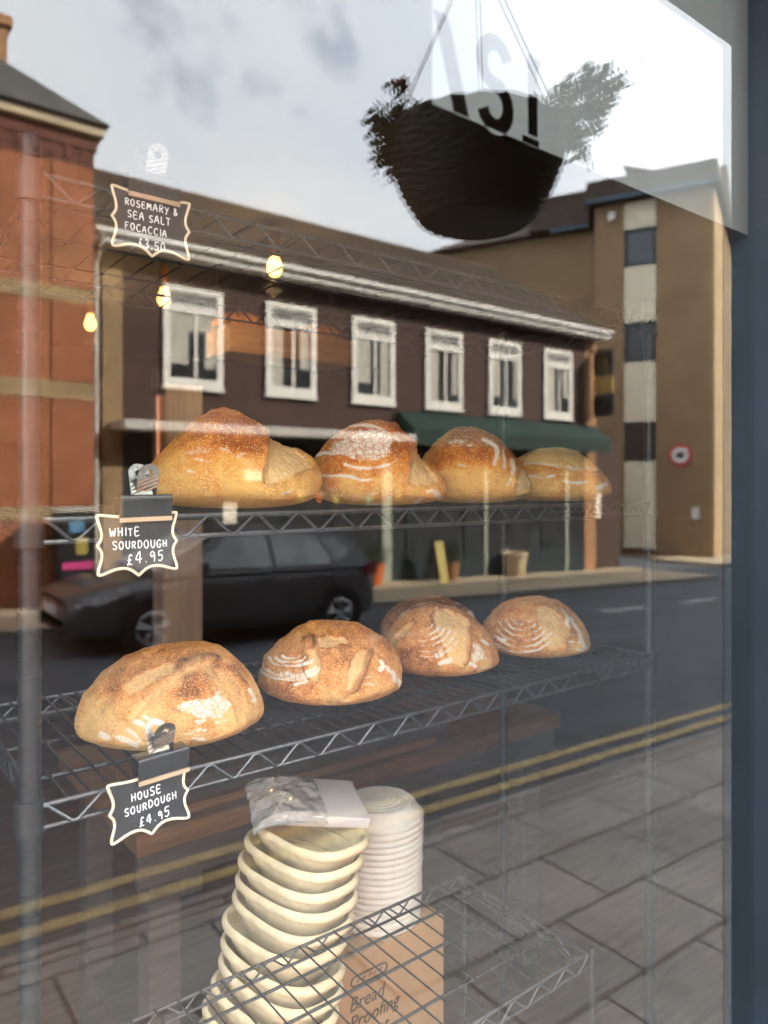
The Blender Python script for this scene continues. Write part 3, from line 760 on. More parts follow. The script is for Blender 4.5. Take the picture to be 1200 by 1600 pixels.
# ------------------------------------------------------------------ labels and clips
GL = {
 'A': [[(0, 0), (.42, 1), (.8, 0)], [(.15, .38), (.68, .4)]],
 'C': [[(.75, .85), (.5, 1), (.2, .85), (.05, .5), (.15, .15), (.45, 0), (.75, .15)]],
 'D': [[(.08, 0), (.1, 1)], [(.1, 1), (.5, .95), (.75, .6), (.7, .25), (.4, .02), (.06, 0)]],
 'E': [[(.7, .95), (.12, 1), (.1, 0), (.72, .04)], [(.1, .52), (.6, .54)]],
 'F': [[(.7, 1), (.1, .96), (.1, 0)], [(.1, .52), (.58, .55)]],
 'G': [[(.72, .85), (.45, 1), (.15, .8), (.05, .42), (.25, .05), (.6, .06), (.72, .42), (.42, .42)]],
 'H': [[(.08, 1), (.1, 0)], [(.72, 1), (.7, 0)], [(.1, .5), (.72, .54)]],
 'I': [[(.2, 1), (.2, 0)]],
 'L': [[(.1, 1), (.1, .02), (.65, .04)]],
 'M': [[(0, 0), (.12, 1), (.42, .35), (.72, 1), (.88, 0)]],
 'O': [[(.42, 1), (.1, .8), (.04, .4), (.28, .02), (.62, .08), (.76, .5), (.65, .88), (.42, 1)]],
 'R': [[(.1, 0), (.1, 1)], [(.1, 1), (.55, .98), (.68, .75), (.5, .52), (.12, .5)], [(.3, .5), (.72, 0)]],
 'S': [[(.68, .88), (.42, 1), (.12, .85), (.2, .58), (.55, .44), (.68, .2), (.4, 0), (.06, .12)]],
 'T': [[(0, .98), (.75, 1)], [(.38, 1), (.38, 0)]],
 'U': [[(.08, 1), (.08, .3), (.35, 0), (.65, .2), (.7, 1)]],
 'W': [[(0, 1), (.2, 0), (.45, .7), (.68, 0), (.92, 1)]],
 'Y': [[(0, 1), (.36, .5)], [(.75, 1), (.2, -.1)]],
 '&': [[(.7, .0), (.15, .75), (.3, 1), (.5, .8), (.1, .3), (.25, 0), (.5, .08), (.72, .45)]],
 '£': [[(.68, .85), (.45, 1), (.3, .75), (.3, .3), (.05, -.02), (.3, .08), (.65, -.02)], [(.08, .45), (.55, .47)]],
 '4': [[(.5, 0), (.52, 1), (.05, .35), (.75, .36)]],
 '9': [[(.65, .7), (.4, .98), (.12, .75), (.3, .48), (.62, .68), (.6, .0)]],
 '5': [[(.68, 1), (.2, .98), (.15, .55), (.5, .6), (.65, .3), (.4, 0), (.08, .1)]],
 '3': [[(.1, .92), (.45, 1), (.6, .75), (.3, .52), (.65, .3), (.42, 0), (.06, .1)]],
 '0': [[(.4, 1), (.1, .75), (.1, .25), (.38, 0), (.64, .25), (.64, .75), (.4, 1)]],
 '.': [[(.12, .0), (.2, .06)]],
}
def lettering(mb, text, x, z, size, y, rad, slope=0.0, gap=0.30, rng=None):
    cx = x
    for ch in text:
        if ch == ' ':
            cx += size * 0.5; continue
        sz = size * rng.uniform(0.9, 1.08); dz = rng.uniform(-.05, .05) * size
        wd = max(q[0] for s in GL[ch] for q in s)
        for s in GL[ch]:
            pts = [(cx + p[0] * sz * 0.74, y, z + dz + p[1] * sz + slope * (cx - x + p[0] * sz)) for p in smooth_line(s, 4)]
            mb.tube(pts, rad, 5)
        cx += wd * sz * 0.74 + size * gap
    return cx

def plaque_outline(w, h, inset=0.0):
    """scalloped plaque: bulging corners, a point in the middle of each side and of the bottom"""
    a, b = w / 2 - inset, h / 2 - inset
    key = [(-a * .96, b * .97), (-a * .5, b * .90), (0, b * .88), (a * .5, b * .90), (a * .96, b * .97), (a * .985, b * .85), (a * .90, b * .45), (a * .905, b * .2), (a * 1.0, 0.0),
           (a * .905, -b * .2), (a * .90, -b * .45), (a * .985, -b * .82), (a * .93, -b * .95), (a * .55, -b * .80), (a * .25, -b * .82), (0, -b * 1.06), (-a * .25, -b * .82), (-a * .55, -b * .80), (-a * .93, -b * .95),
           (-a * .985, -b * .82), (-a * .90, -b * .45), (-a * .905, -b * .2), (-a * 1.0, 0.0), (-a * .905, b * .2), (-a * .90, b * .45), (-a * .985, b * .85)]
    cusp = [8, 15, 22]
    rot = key[8:] + key[:8] + [key[8]]
    out = []
    for i0, i1 in ((0, 7), (7, 14), (14, len(rot) - 1)):
        seg = smooth_line(rot[i0:i1 + 1], 4)
        out += seg[:-1]
    return out

def chalk_label(X0, X1, ztop, zbot, lines, label, roll=0.0, yaw=0.0, clip_x=0.5, seed=1, cliplabel='', bodyw=0.064):
    rng = random.Random(seed)
    w, h = X1 - X0, ztop - zbot
    Y = 0.893
    root = empty('price_label', ((X0 + X1) / 2, Y, zbot + H), label, 'label', 'chalkboard price labels on the wire rack')
    ctr = Vector(((X0 + X1) / 2, Y, (ztop + zbot) / 2 + H))
    rot = Matrix.Translation(ctr) @ Matrix.Rotation(yaw, 4, 'Z') @ Matrix.Rotation(roll, 4, 'Y')
    out = plaque_outline(w, h)
    mb = MB(); mb.prism(out, lambda p: (p[0], 0.0, p[1]), lambda p: (p[0], 0.0022, p[1])); mb.move(rot)
    mb.build('board', M['chalk_black'], root)
    bd = MB(); bd.tube([(p[0], -0.0006, p[1]) for p in plaque_outline(w, h, 0.0012)], 0.0017, 8, closed=True); bd.move(rot)
    bd.build('border', M['cream'], root, smooth=True)
    tx = MB()
    for (t, x, z, s, sl) in lines:
        lettering(tx, t, -w / 2 + x * w, -h / 2 + z * h, s * h * 0.93, -0.0006, 0.00058, sl, rng=rng)
    tx.move(rot)
    tx.build('lettering', M['ink'], root, smooth=True)
    # bulldog clip gripping label and shelf rail
    cx = X0 + clip_x * w
    cz = ztop + H
    c = empty('bulldog_clip', (cx, Y, cz - 0.012), cliplabel, 'clip', 'bulldog clips holding the price labels')
    t = Matrix.Translation(Vector((cx, Y, cz))) @ Matrix.Rotation(yaw, 4, 'Z') @ Matrix.Rotation(roll, 4, 'Y')
    bw = bodyw / 2
    prof = [(-0.0045, -0.006), (-0.0065, 0.001), (-0.0085, 0.010), (-0.0105, 0.017), (-0.0085, 0.0205), (-0.005, 0.021),
            (0.013, 0.021), (0.0165, 0.0205), (0.0185, 0.017), (0.0165, 0.010), (0.0145, 0.001), (0.0125, -0.006), (0.011, -0.006), (0.014, 0.010), (0.0155, 0.0165), (0.012, 0.0185), (-0.004, 0.0185), (-0.0075, 0.0165), (-0.006, 0.008), (-0.003, -0.006)]
    b = MB(); b.prism(prof, lambda p: (-bw, p[0], p[1]), lambda p: (bw, p[0], p[1])); b.move(t)
    b.build('clip_body', M['clip_black'], c, smooth=True, angle=50)
    lp = MB(); lp.box(-bw, bw, -0.0066, -0.0046, -0.0115, -0.0062); lp.move(t)
    lp.build('clip_lip', M['clip_lip'], c)
    for (sy, tilt, off) in ((0.006, R(24), 0.004), (0.001, R(-20), -0.002)):
        hd = MB()
        hw, hh = 0.0130, 0.042
        outl = [(-hw, 0)] + [(hw * math.cos(math.pi - math.pi * k / 10), hh - hw + hw * math.sin(math.pi * k / 10)) for k in range(11)] + [(hw, 0)]
        hole = [(0.0048 * math.cos(2 * math.pi * k / 12), hh - hw + 0.0048 * math.sin(2 * math.pi * k / 12)) for k in range(12)]
        # plate as a ring of quads between outline and hole so that the hole is real
        N = 36
        def ray_out(a):
            dx, dz_ = math.cos(a), math.sin(a)
            if dz_ >= 0: return (hw * dx, hh - hw + hw * dz_)
            k = min(hw / abs(dx) if abs(dx) > 1e-6 else 1e9, (hh - hw) / abs(dz_))
            return (dx * k, hh - hw + dz_ * k)
        vs, fs = [], []
        angs = sorted([2 * math.pi * k / N for k in range(N)] + [math.atan2(-(hh - hw), s * hw) % (2 * math.pi) for s in (1, -1)])
        for y_ in (0.0, 0.0011):
            for a in angs:
                ox, oz = ray_out(a)
                vs.append((ox, y_, oz)); vs.append((0.0048 * math.cos(a), y_, hh - hw + 0.0048 * math.sin(a)))
        n = len(angs)
        for k in range(n):
            l = (k + 1) % n
            fs += [(2 * k, 2 * l, 2 * l + 1, 2 * k + 1), (2 * n + 2 * k, 2 * n + 2 * k + 1, 2 * n + 2 * l + 1, 2 * n + 2 * l),
                   (2 * k, 2 * n + 2 * k, 2 * n + 2 * l, 2 * l), (2 * k + 1, 2 * l + 1, 2 * n + 2 * l + 1, 2 * n + 2 * k + 1)]
        hd.add(vs, fs)
        for k in range(4):          # pressed diagonal ridges
            z0 = 0.002 + k * 0.0052
            hd.tube([(-hw + 0.0012, -0.0003, z0), (hw - 0.0012, -0.0003, z0 + 0.010)], 0.0011, 6)
        hd.tube([(0, -0.0004, hh - hw)] * 1 + [(0.0001, -0.0004, hh - hw)], 0.0001, 4)
        hd.move(t @ Matrix.Translation(Vector((off, sy, 0.0195))) @ Matrix.Rotation(tilt, 4, 'X'))
        hd.build('handle', M['clip_steel'], c, smooth=True, angle=35)
    return root

chalk_label(0.2785, 0.3775, 0.357, 0.280, [('ROSEMARY &', .17, .72, .115, 0.0), ('SEA SALT', .20, .53, .12, 0.0), ('FOCACCIA', .17, .34, .115, 0.0), ('£3.50', .33, .10, .135, 0.0)],
    'black chalkboard price label for rosemary and sea salt focaccia, clipped to the top shelf', roll=0.0, clip_x=0.52, seed=3, cliplabel='black bulldog clip with steel handles on the focaccia label')
chalk_label(0.2615, 0.361, -0.034, -0.110, [('WHITE', .16, .63, .135, -0.02), ('SOURDOUGH', .19, .43, .13, -0.02), ('£4.95', .36, .17, .185, 0.03)],
    'black chalkboard price label for white sourdough, clipped below the tallest golden loaf', roll=R(-1.0), clip_x=0.58, seed=5, cliplabel='black bulldog clip with steel handles on the white sourdough label')
chalk_label(0.2755, 0.3755, -0.352, -0.428, [('HOUSE', .28, .60, .135, 0.02), ('SOURDOUGH', .19, .40, .13, 0.03), ('£4.95', .36, .16, .155, 0.05)],
    'black chalkboard price label for house sourdough, clipped to the lower shelf', roll=R(-3.5), clip_x=0.66, seed=8, cliplabel='black bulldog clip with steel handles on the house sourdough label')

# ------------------------------------------------------------------ shop interior
def bench():
    b = empty('work_bench', (1.25, 2.0, 0.0), 'wooden work bench with thick plank top in the dark shop, behind the lower shelf', 'bench')
    MB(room).box(0.59, 2.1, 1.70, 2.4, -0.865, -0.815).build('top', M['bench_wood'], b, bevel=0.004)
    MB(room).box(0.60, 2.09, 1.72, 1.745, -0.955, -0.868).build('apron', M['old_wood'], b, bevel=0.003)
    for (x, y) in ((0.68, 1.80), (2.02, 1.80), (0.68, 2.32), (2.02, 2.32)):
        lg = MB().box(x - 0.04, x + 0.04, y - 0.04, y + 0.04, 0.10, H - 0.87).build('leg', M['old_wood'], b, bevel=0.004)
        MB().tube([(x, y - 0.022, 0.055), (x, y + 0.022, 0.055)], 0.05, 18).build('castor', M['black_iron'], lg, smooth=True)
    MB(room).box(0.66, 2.04, 1.78, 2.34, -1.50, -1.47).build('lower_shelf', M['old_wood'], b, bevel=0.003)
bench()
t = MB(room)
t.box(0.66, 1.55, 1.74, 2.2, -0.814, -0.792)
t = t.build('baking_board', M['bench_wood'], bevel=0.003)
tag(t, 'flat wooden baking board lying on the dark work bench', 'board')
t = MB(room)
t.box(0.72, 1.62, 1.76, 2.25, -0.791, -0.772).box(0.72, 1.62, 1.757, 1.775, -0.7715, -0.735)
t = t.build('proving_tray', M['old_wood'], bevel=0.003)
tag(t, 'grey wooden tray with raised front edge on top of the baking board', 'tray')
# carton with bannetons
CX0, CX1, CY0, CY1, CZ0, CZ1 = 0.805, 1.094, 1.205, 1.40, -1.32, -0.945
crate_stand = empty('low_stool', (0.80, 1.28, 0.0), 'low dark wooden stand carrying the carton and cream baskets', 'stand')
MB(room).box(0.40, 1.20, 1.02, 1.46, CZ0 - 0.035, CZ0 - 0.002).build('top', M['old_wood'], crate_stand, bevel=0.003)
for (x, y) in ((0.44, 1.06), (1.16, 1.06), (0.44, 1.42), (1.16, 1.42)):
    MB().box(x - 0.02, x + 0.02, y - 0.02, y + 0.02, 0.0, H + CZ0 - 0.036).build('leg', M['old_wood'], crate_stand)
carton = empty('cardboard_box', ((CX0 + CX1) / 2, (CY0 + CY1) / 2, H + CZ0), 'brown cardboard box printed bread proofing basket, under the white ribbed stack', 'box')
MB(room).box(CX0, CX1, CY0, CY1, CZ0, CZ1).build('box_body', M['carton'], carton, bevel=0.004)
MB(room).box(CX0 + 0.125, CX0 + 0.165, CY0 - 0.0008, CY1, CZ1 + 0.0006, CZ1 + 0.0014).build('packing_tape', M['clip_lip'], carton)

def text_mesh(s, size, shear=0.0):
    cu = bpy.data.curves.new('lettering', 'FONT'); cu.body = s; cu.size = size; cu.shear = shear; cu.extrude = 0.0004; cu.resolution_u = 3
    tmp = bpy.data.objects.new('lettering_source', cu); COL.objects.link(tmp)
    dg = bpy.context.evaluated_depsgraph_get(); dg.update()
    me = tmp.evaluated_get(dg).to_mesh()
    vs = [tuple(v.co) for v in me.vertices]; fs = [tuple(p.vertices) for p in me.polygons]
    tmp.evaluated_get(dg).to_mesh_clear()
    bpy.data.objects.remove(tmp); bpy.data.curves.remove(cu)
    return vs, fs
for (s, dz) in (('Bread', -0.105), ('Proofing', -0.142), ('Basket', -0.179)):
    vs, fs = text_mesh(s, 0.040, 0.22)
    m = MB(room); m.add([(CX0 + 0.035 + p[0] * 0.92, CY0 - 0.0009 - p[2], CZ1 + dz + p[1]) for p in vs], fs)
    m.build('lettering', M['carton_ink'], carton)
m = MB(room)
q = []
for (cx, a0) in ((CX0 + 0.12, -90), (CX0 + 0.05, 90)):
    for k in range(7): q.append((cx + 0.010 * math.cos(R(a0 + 30 * k)), CY0 - 0.001, CZ1 - 0.048 + 0.010 * math.sin(R(a0 + 30 * k))))
m.tube(q, 0.0019, 6, closed=True)
for k in range(5): m.tube([(CX0 + 0.054 + k * 0.014, CY0 - 0.001, CZ1 - 0.051), (CX0 + 0.062 + k * 0.014, CY0 - 0.001, CZ1 - 0.045)], 0.0012, 5)
m.build('printed_badge', M['carton_ink'], carton)

# white ribbed round baskets, upside down, nested
def white_basket(x, y, z, r, label, group):
    prof = [(r * 0.985, 0.0), (r * 1.0, 0.002), (r * 1.0, 0.007), (r * 0.98, 0.0092), (r * 0.955, 0.0100), (r * 0.945, 0.0120), (r * 0.90, 0.020), (r * 0.83, 0.027)]
    for k in range(6):
        rr = 0.80 - 0.125 * k
        prof += [(r * (rr - 0.03), 0.0335 + 0.0012 * k), (r * (rr - 0.06), 0.0312 + 0.0012 * k), (r * (rr - 0.095), 0.0340 + 0.0012 * k)]
    prof += [(0.0, 0.041)]
    inner = [(r * 0.90, 0.006)]
    o = MB(room).lathe(prof, (x, y, z), 56).build('proving_basket', M['pulp_white'], smooth=True, angle=70)
    return tag(o, label, 'basket', group)
GWB = 'white ribbed proving baskets stacked upside down'
WX, WY = 0.985, 1.30
nW = 17
for k in range(nW):
    lab = 'white ribbed proving basket turned upside down in the white stack on the cardboard box'
    if k == nW - 1: lab = 'topmost white ribbed proving basket of the stack, its ringed bottom showing'
    if k == 0: lab = 'lowest white ribbed proving basket, resting on the cardboard box'
    white_basket(WX + random.uniform(-.001, .001) + 0.003 * (k / nW), WY + random.uniform(-.001, .001), CZ1 + 0.002 + k * 0.0132, 0.098 - 0.0006 * (nW - k) * 0.3, lab, GWB)

# cream oval baskets, nested upright
def oval(a, b, n=48, e=2.8):
    out = []
    for k in range(n):
        t_ = 2 * math.pi * k / n
        c, s = math.cos(t_), math.sin(t_)
        out.append((a * math.copysign(abs(c) ** (2 / e), c), b * math.copysign(abs(s) ** (2 / e), s)))
    return out
def cream_basket(loc, rotz, tilt, a, b, h, label, group):
    n = 48
    rings = [(0.66, 0.0), (0.72, 0.004), (0.90, h * 0.72), (0.93, h - 0.008), (0.97, h - 0.011), (1.015, h - 0.008), (1.03, h - 0.001), (1.005, h + 0.005), (0.955, h + 0.006), (0.93, h + 0.002), (0.915, h - 0.006), (0.88, h * 0.72), (0.69, 0.008), (0.62, 0.006)]
    vs, fs = [], []
    for (s, z) in rings:
        for (x, y) in oval(a * s, b * s, n): vs.append((x, y, z))
    m_ = len(rings)
    for i in range(m_ - 1):
        for k in range(n):
            l = (k + 1) % n
            fs.append((i * n + k, i * n + l, (i + 1) * n + l, (i + 1) * n + k))
    fs.append(tuple(range(n - 1, -1, -1))); fs.append(tuple((m_ - 1) * n + k for k in range(n)))
    mb = MB(); mb.add(vs, fs)
    ov = mb.build('bread_basket', M['pulp_cream'], smooth=True, angle=60)
    ov.location = loc
    ov.rotation_euler = (tilt[0], tilt[1], rotz)
    return tag(ov, label, 'basket', group)
GCB = 'cream oval bread baskets nested in a leaning stack'
nC = 24
rngc = random.Random(3)
for k in range(nC):
    dz_ = 0.0268 * (nC - 1 - k)
    x = 0.712 - 0.52 * min(dz_, 0.27) + 0.004 * math.sin(k * 1.7) - 0.02 * max(0.0, dz_ - 0.27); y = 1.160 - 0.30 * min(dz_, 0.27)
    z = -0.632 - dz_ - (0.010 if k < 18 else 0)
    lab = 'cream oval bread basket nested in the leaning stack beside the white ribbed stack'
    if k == nC - 1: lab = 'topmost cream oval bread basket, holding the plastic wrapped paper'
    cream_basket((x, y, z - 0.060 + H), R(11 + rngc.uniform(-3, 3)), (R(2 + rngc.uniform(-.6, .6)), R(4 + (4 if k < 18 else 0))), 0.079, 0.112, 0.060, lab, GCB)

# plastic wrapped paper on top
def wrapped_pack():
    rot = Matrix.Translation(Vector((0.755, 1.19, H - 0.606))) @ Matrix.Rotation(R(-20), 4, 'Z') @ Matrix.Rotation(R(10), 4, 'Y') @ Matrix.Rotation(R(6), 4, 'X')
    root = empty('paper_pack', (0.735, 1.195, H - 0.63), 'flat pack of white paper in crumpled clear plastic, lying on the cream baskets', 'pack')
    m = MB(); m.box(-0.080, 0.088, -0.068, 0.078, -0.010, 0.012); m.move(rot); m.build('paper', M['paper'], root, bevel=0.006, smooth=True)
    # crumpled film: a noisy sheet over the left part
    n = 34
    vs, fs = [], []
    P = []
    for i in range(n):
        for j in range(n):
            u, v = i / (n - 1), j / (n - 1)
            P.append((-0.125 + 0.13 * u, -0.080 + 0.17 * v, 0))
    A = np.array(P); nz = fbm(A + 0.3, 42.0, 3, 3)
    for k, (x, y, _) in enumerate(P):
        u = (x + 0.125) / 0.13
        e = min(1.0, u * 2.2)
        z = 0.015 * math.sqrt(max(0, e)) - 0.014 * (1 - e) + nz[k] * 0.013 * (1 - 0.75 * u)
        if abs(y - 0.005) > 0.074: z -= 0.010
        vs.append((x, y, z))
    for i in range(n - 1):
        for j in range(n - 1):
            fs.append((i * n + j, (i + 1) * n + j, (i + 1) * n + j + 1, i * n + j + 1))
    m = MB(); m.add(vs, fs); m.move(rot); m.build('plastic_film', M['film'], root, smooth=True, angle=180)
wrapped_pack()

# pillar, pipe, wall shelf, lamps further back
t = MB(room); t.box(1.15, 1.325, 3.0, 3.12, -1.75, 0.42)
tag(t.build('timber_post', M['pillar_wood'], bevel=0.006), 'pale square timber post standing inside the shop behind the rack', 'post')
t = MB(room); t.tube([(1.12, 2.97, -0.10), (1.12, 2.97, 0.36)], 0.024, 16)
p_ = tag(t.build('copper_pipe', M['copper'], smooth=True), 'short copper coloured pipe with black cap beside the timber post', 'pipe')
MB(room).tube([(1.12, 2.97, 0.362), (1.12, 2.97, 0.47)], 0.027, 16).build('cap', M['black_iron'], p_, smooth=True)
sh = empty('wooden_shelf', (1.88, 3.25, H + 0.62), 'deep wooden shelf beam hanging in the dark shop behind the upper loaves', 'shelf')
MB(room).box(1.55, 2.27, 3.2, 3.46, 0.625, 0.758).build('beam', M['shelf_wood'], sh, bevel=0.004)
for x in (1.55, 2.21):
    MB(room).box(x - 0.012, x + 0.012, 3.3, 3.34, 0.76, 1.10).build('hanger', M['black_iron'], sh)
for (cx, lab) in ((1.66, 'orange domed loaf under a black lattice on the left of the wooden shelf'), (2.12, 'orange domed loaf under a black lattice on the right of the wooden shelf')):
    d = MB(room).lathe([(0.135, 0), (0.130, 0.03), (0.105, 0.062), (0.06, 0.082), (0.0, 0.088)], (cx, 3.33, 0.760), 28).build('domed_loaf', M['terracotta'], smooth=True)
    tag(d, lab, 'loaf', 'domed loaves on the wooden shelf')
    lt = MB(room)
    for k in range(-2, 3):
        for s in (-1, 1):
            pts = []
            for i in range(-6, 7):
                u = i / 6
                xx = cx + k * 0.045 + s * u * 0.06
                rr = min(1.0, math.hypot((xx - cx) / 0.137, u * 0.8))
                pts.append((xx, 3.33 + u * 0.11, 0.760 + 0.092 * math.sqrt(max(0, 1 - rr * rr))))
            lt.tube(pts, 0.004, 5)
    lt.build('lattice', M['black_iron'], d)

def pendant(x, y, z, label, watts=0.9):
    r = empty('pendant_lamp', (x, y, H + z - 0.06), label, 'lamp', 'filament bulb pendant lamps in the shop')
    MB(room).lathe([(0.0, -0.062), (0.018, -0.056), (0.030, -0.035), (0.031, -0.018), (0.022, 0.008), (0.014, 0.03), (0.0, 0.03)], (x, y, z), 18).build('bulb', M['bulb'], r, smooth=True)
    MB(room).lathe([(0.0, 0.03), (0.022, 0.03), (0.026, 0.05), (0.024, 0.115), (0.010, 0.14), (0.0, 0.14)], (x, y, z), 18).build('cap', M['brass'], r, smooth=True)
    MB(room).tube([(x, y, z + 0.14), (x, y, 2.85 - H)], 0.004, 6).build('cable', M['cable'], r)
    li = bpy.data.lights.new('bulb_light', 'POINT'); li.energy = watts; li.color = (1.0, 0.62, 0.28); li.shadow_soft_size = 0.04
    o = bpy.data.objects.new('bulb_light', li); COL.objects.link(o); o.parent = r; o.location = (0, 0, -0.04)
pendant(1.48, 2.65, 0.90, 'glowing filament bulb pendant nearest the window, seen over the gutter of the brown building')
pendant(1.315, 3.42, 0.90, 'glowing filament bulb pendant in the middle, beside the first white window', 0.3)
pendant(1.20, 4.20, 0.90, 'glowing filament bulb pendant farthest back, over the edge of the red brick wall')

# ------------------------------------------------------------------ the bakery: window, walls, room
SX0, SX1 = -1.60, 0.930          # glass
SILL, HEAD = 0.52, 2.63
win = empty('shop_window', (0, G, SILL), 'big bakery window pane in a navy blue frame, mirroring the street', 'window')
MB().box(SX0, SX1, G, G + 0.006, SILL, HEAD).build('glass_pane', M['glass'], win)
jm = MB(); jm.box(SX1, SX1 + 0.05, 0.420, 0.490, SILL - 0.06, HEAD + 0.06); jm.box(SX1 + 0.0505, SX1 + 0.36, 0.428, 0.462, SILL - 0.06, HEAD + 0.06)
jm.build('frame_jamb', M['navy'], win, bevel=0.003)
MB().box(SX0 - 0.10, SX0, 0.420, 0.490, SILL - 0.06, HEAD + 0.06).build('frame_jamb', M['navy'], win, bevel=0.003)
MB().box(SX0, SX1, 0.421, 0.489, HEAD, HEAD + 0.06).build('frame_head', M['navy'], win, bevel=0.003)
MB().box(SX0, SX1, 0.40, 0.489, SILL - 0.06, SILL).build('frame_sill', M['navy'], win, bevel=0.003)

def vinyl_band():
    """pale vinyl across the top of the pane with stencil letters left clear"""
    cu = bpy.data.curves.new('band', 'CURVE'); cu.dimensions = '2D'; cu.fill_mode = 'BOTH'
    def spl(pts):
        s = cu.splines.new('POLY'); s.points.add(len(pts) - 1)
        for q, p in zip(s.points, pts): q.co = (p[0], p[1], 0, 1)
        s.use_cyclic_u = True
    zb = 0.312
    spl([(0.402, zb), (SX1 - 0.001, zb), (SX1 - 0.001, HEAD - H - 0.001), (0.402, HEAD - H - 0.001)])
    b0, b1 = zb + 0.0012, zb + 0.079
    # N
    x = 0.391
    spl([(x + 0.012, b1), (x + 0.029, b1), (x + 0.053, b0), (x + 0.035, b0)])
    # S as a thick line
    cx, cz, a, b = 0.476, (b0 + b1) / 2, 0.0165, 0.0185
    mid = []
    for k in range(13): mid.append((cx + a * math.cos(R(20 + 250 * k / 12)), cz + b + b * math.sin(R(20 + 250 * k / 12))))
    for k in range(1, 13): mid.append((cx + a * math.cos(R(90 - 250 * k / 12)), cz - b + b * math.sin(R(90 - 250 * k / 12))))
    hw = 0.0072
    L_, R_ = [], []
    for i, p in enumerate(mid):
        q0, q1 = mid[max(0, i - 1)], mid[min(len(mid) - 1, i + 1)]
        tx, tz = q1[0] - q0[0], q1[1] - q0[1]; l = math.hypot(tx, tz)
        L_.append((p[0] - tz / l * hw, p[1] + tx / l * hw)); R_.append((p[0] + tz / l * hw, p[1] - tx / l * hw))
    spl(L_ + R_[::-1])
    # stencil I with a separate foot
    x = 0.519
    spl([(x, b0 + 0.008), (x + 0.0130, b0 + 0.008), (x + 0.0130, b1 - 0.004), (x + 0.017, b1 - 0.004), (x + 0.017, b1 + 0.003), (x - 0.001, b1 + 0.003)])
    spl([(x - 0.008, zb - 0.0006), (x + 0.015, zb - 0.0006), (x + 0.015, b0 + 0.0055), (x - 0.008, b0 + 0.0055)])
    tmp = bpy.data.objects.new('band_source', cu); COL.objects.link(tmp)
    dg = bpy.context.evaluated_depsgraph_get(); dg.update()
    me = tmp.evaluated_get(dg).to_mesh()
    vs = [tuple(v.co) for v in me.vertices]; fs = [tuple(p.vertices) for p in me.polygons]
    tmp.evaluated_get(dg).to_mesh_clear(); bpy.data.objects.remove(tmp); bpy.data.curves.remove(cu)
    m = MB(room); m.add([(p[0], G + 0.0072, p[1]) for p in vs], fs)
    o = m.build('vinyl_lettering', M['vinyl'], win)
    return o
vinyl_band()

bak = empty('bakery_building', (1, 3.0, 0), 'brick bakery building around the navy window, the shop room dark inside', 'building')
wl = MB()
wl.box(-6.0, SX0 - 0.101, 0.43, 0.63, -0.6, 8.2); wl.box(1.30, 8.0, 0.47, 0.67, -0.6, 8.2)
wl.box(SX0 - 0.1, 1.2995, 0.47, 0.62, 3.3, 8.2)
wl.box(-6.0, 8.0, 9.8, 10.0, -0.6, 8.2); wl.box(-6.0, -5.8, 0.64, 9.79, -0.6, 8.2); wl.box(7.8, 8.0, 0.68, 9.79, -0.6, 8.2)
wl.build('wall', M['shop_brick'], bak)
MB().box(SX0 - 0.1, 1.29, 0.425, 0.50, -0.6, SILL - 0.062).build('stall_riser', M['navy'], bak, bevel=0.004)
fa = MB(); fa.box(-6.0, 8.0, 0.150, 0.418, 2.70, 3.25); fa.box(-6.05, 8.05, 0.10, 0.418, 3.251, 3.31)
fa.build('fascia', M['navy'], bak, bevel=0.004)
MB().box(-6.0, 8.0, 0.152, 0.418, 2.675, 2.698).build('soffit', M['soffit'], bak)
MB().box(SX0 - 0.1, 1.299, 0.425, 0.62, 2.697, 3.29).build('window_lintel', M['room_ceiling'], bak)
MB().box(-6.3, 8.0, 0.2, 10.2, 8.21, 8.5).build('roof', M['slate'], bak)
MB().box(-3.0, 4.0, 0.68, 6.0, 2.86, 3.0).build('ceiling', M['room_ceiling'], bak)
MB().box(-3.0, 4.0, 0.505, 6.0, -0.2, 0.0).build('floor', M['room_floor'], bak)
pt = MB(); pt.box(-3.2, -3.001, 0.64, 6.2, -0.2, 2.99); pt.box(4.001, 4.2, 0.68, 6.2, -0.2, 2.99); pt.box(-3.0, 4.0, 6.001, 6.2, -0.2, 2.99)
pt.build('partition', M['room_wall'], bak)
nb = empty('neighbouring_building', (25, 5, -1), 'plain brick building next door to the bakery on the near side', 'building')
MB().box(8.01, 46.0, 0.46, 9.9, -2.5, 8.6).build('wall', M['shop_brick'], nb)
MB().box(8.0, 46.2, 0.3, 10.1, 8.61, 8.9).build('roof', M['slate'], nb)
nb = empty('neighbouring_building', (-20, 5, -1), 'plain brick building on the left of the bakery on the near side', 'building')
MB().box(-40.0, -6.31, 0.46, 9.9, -1.0, 8.4).build('wall', M['shop_brick'], nb)
MB().box(-40.0, -6.32, 0.3, 10.1, 8.41, 8.7).build('roof', M['slate'], nb)

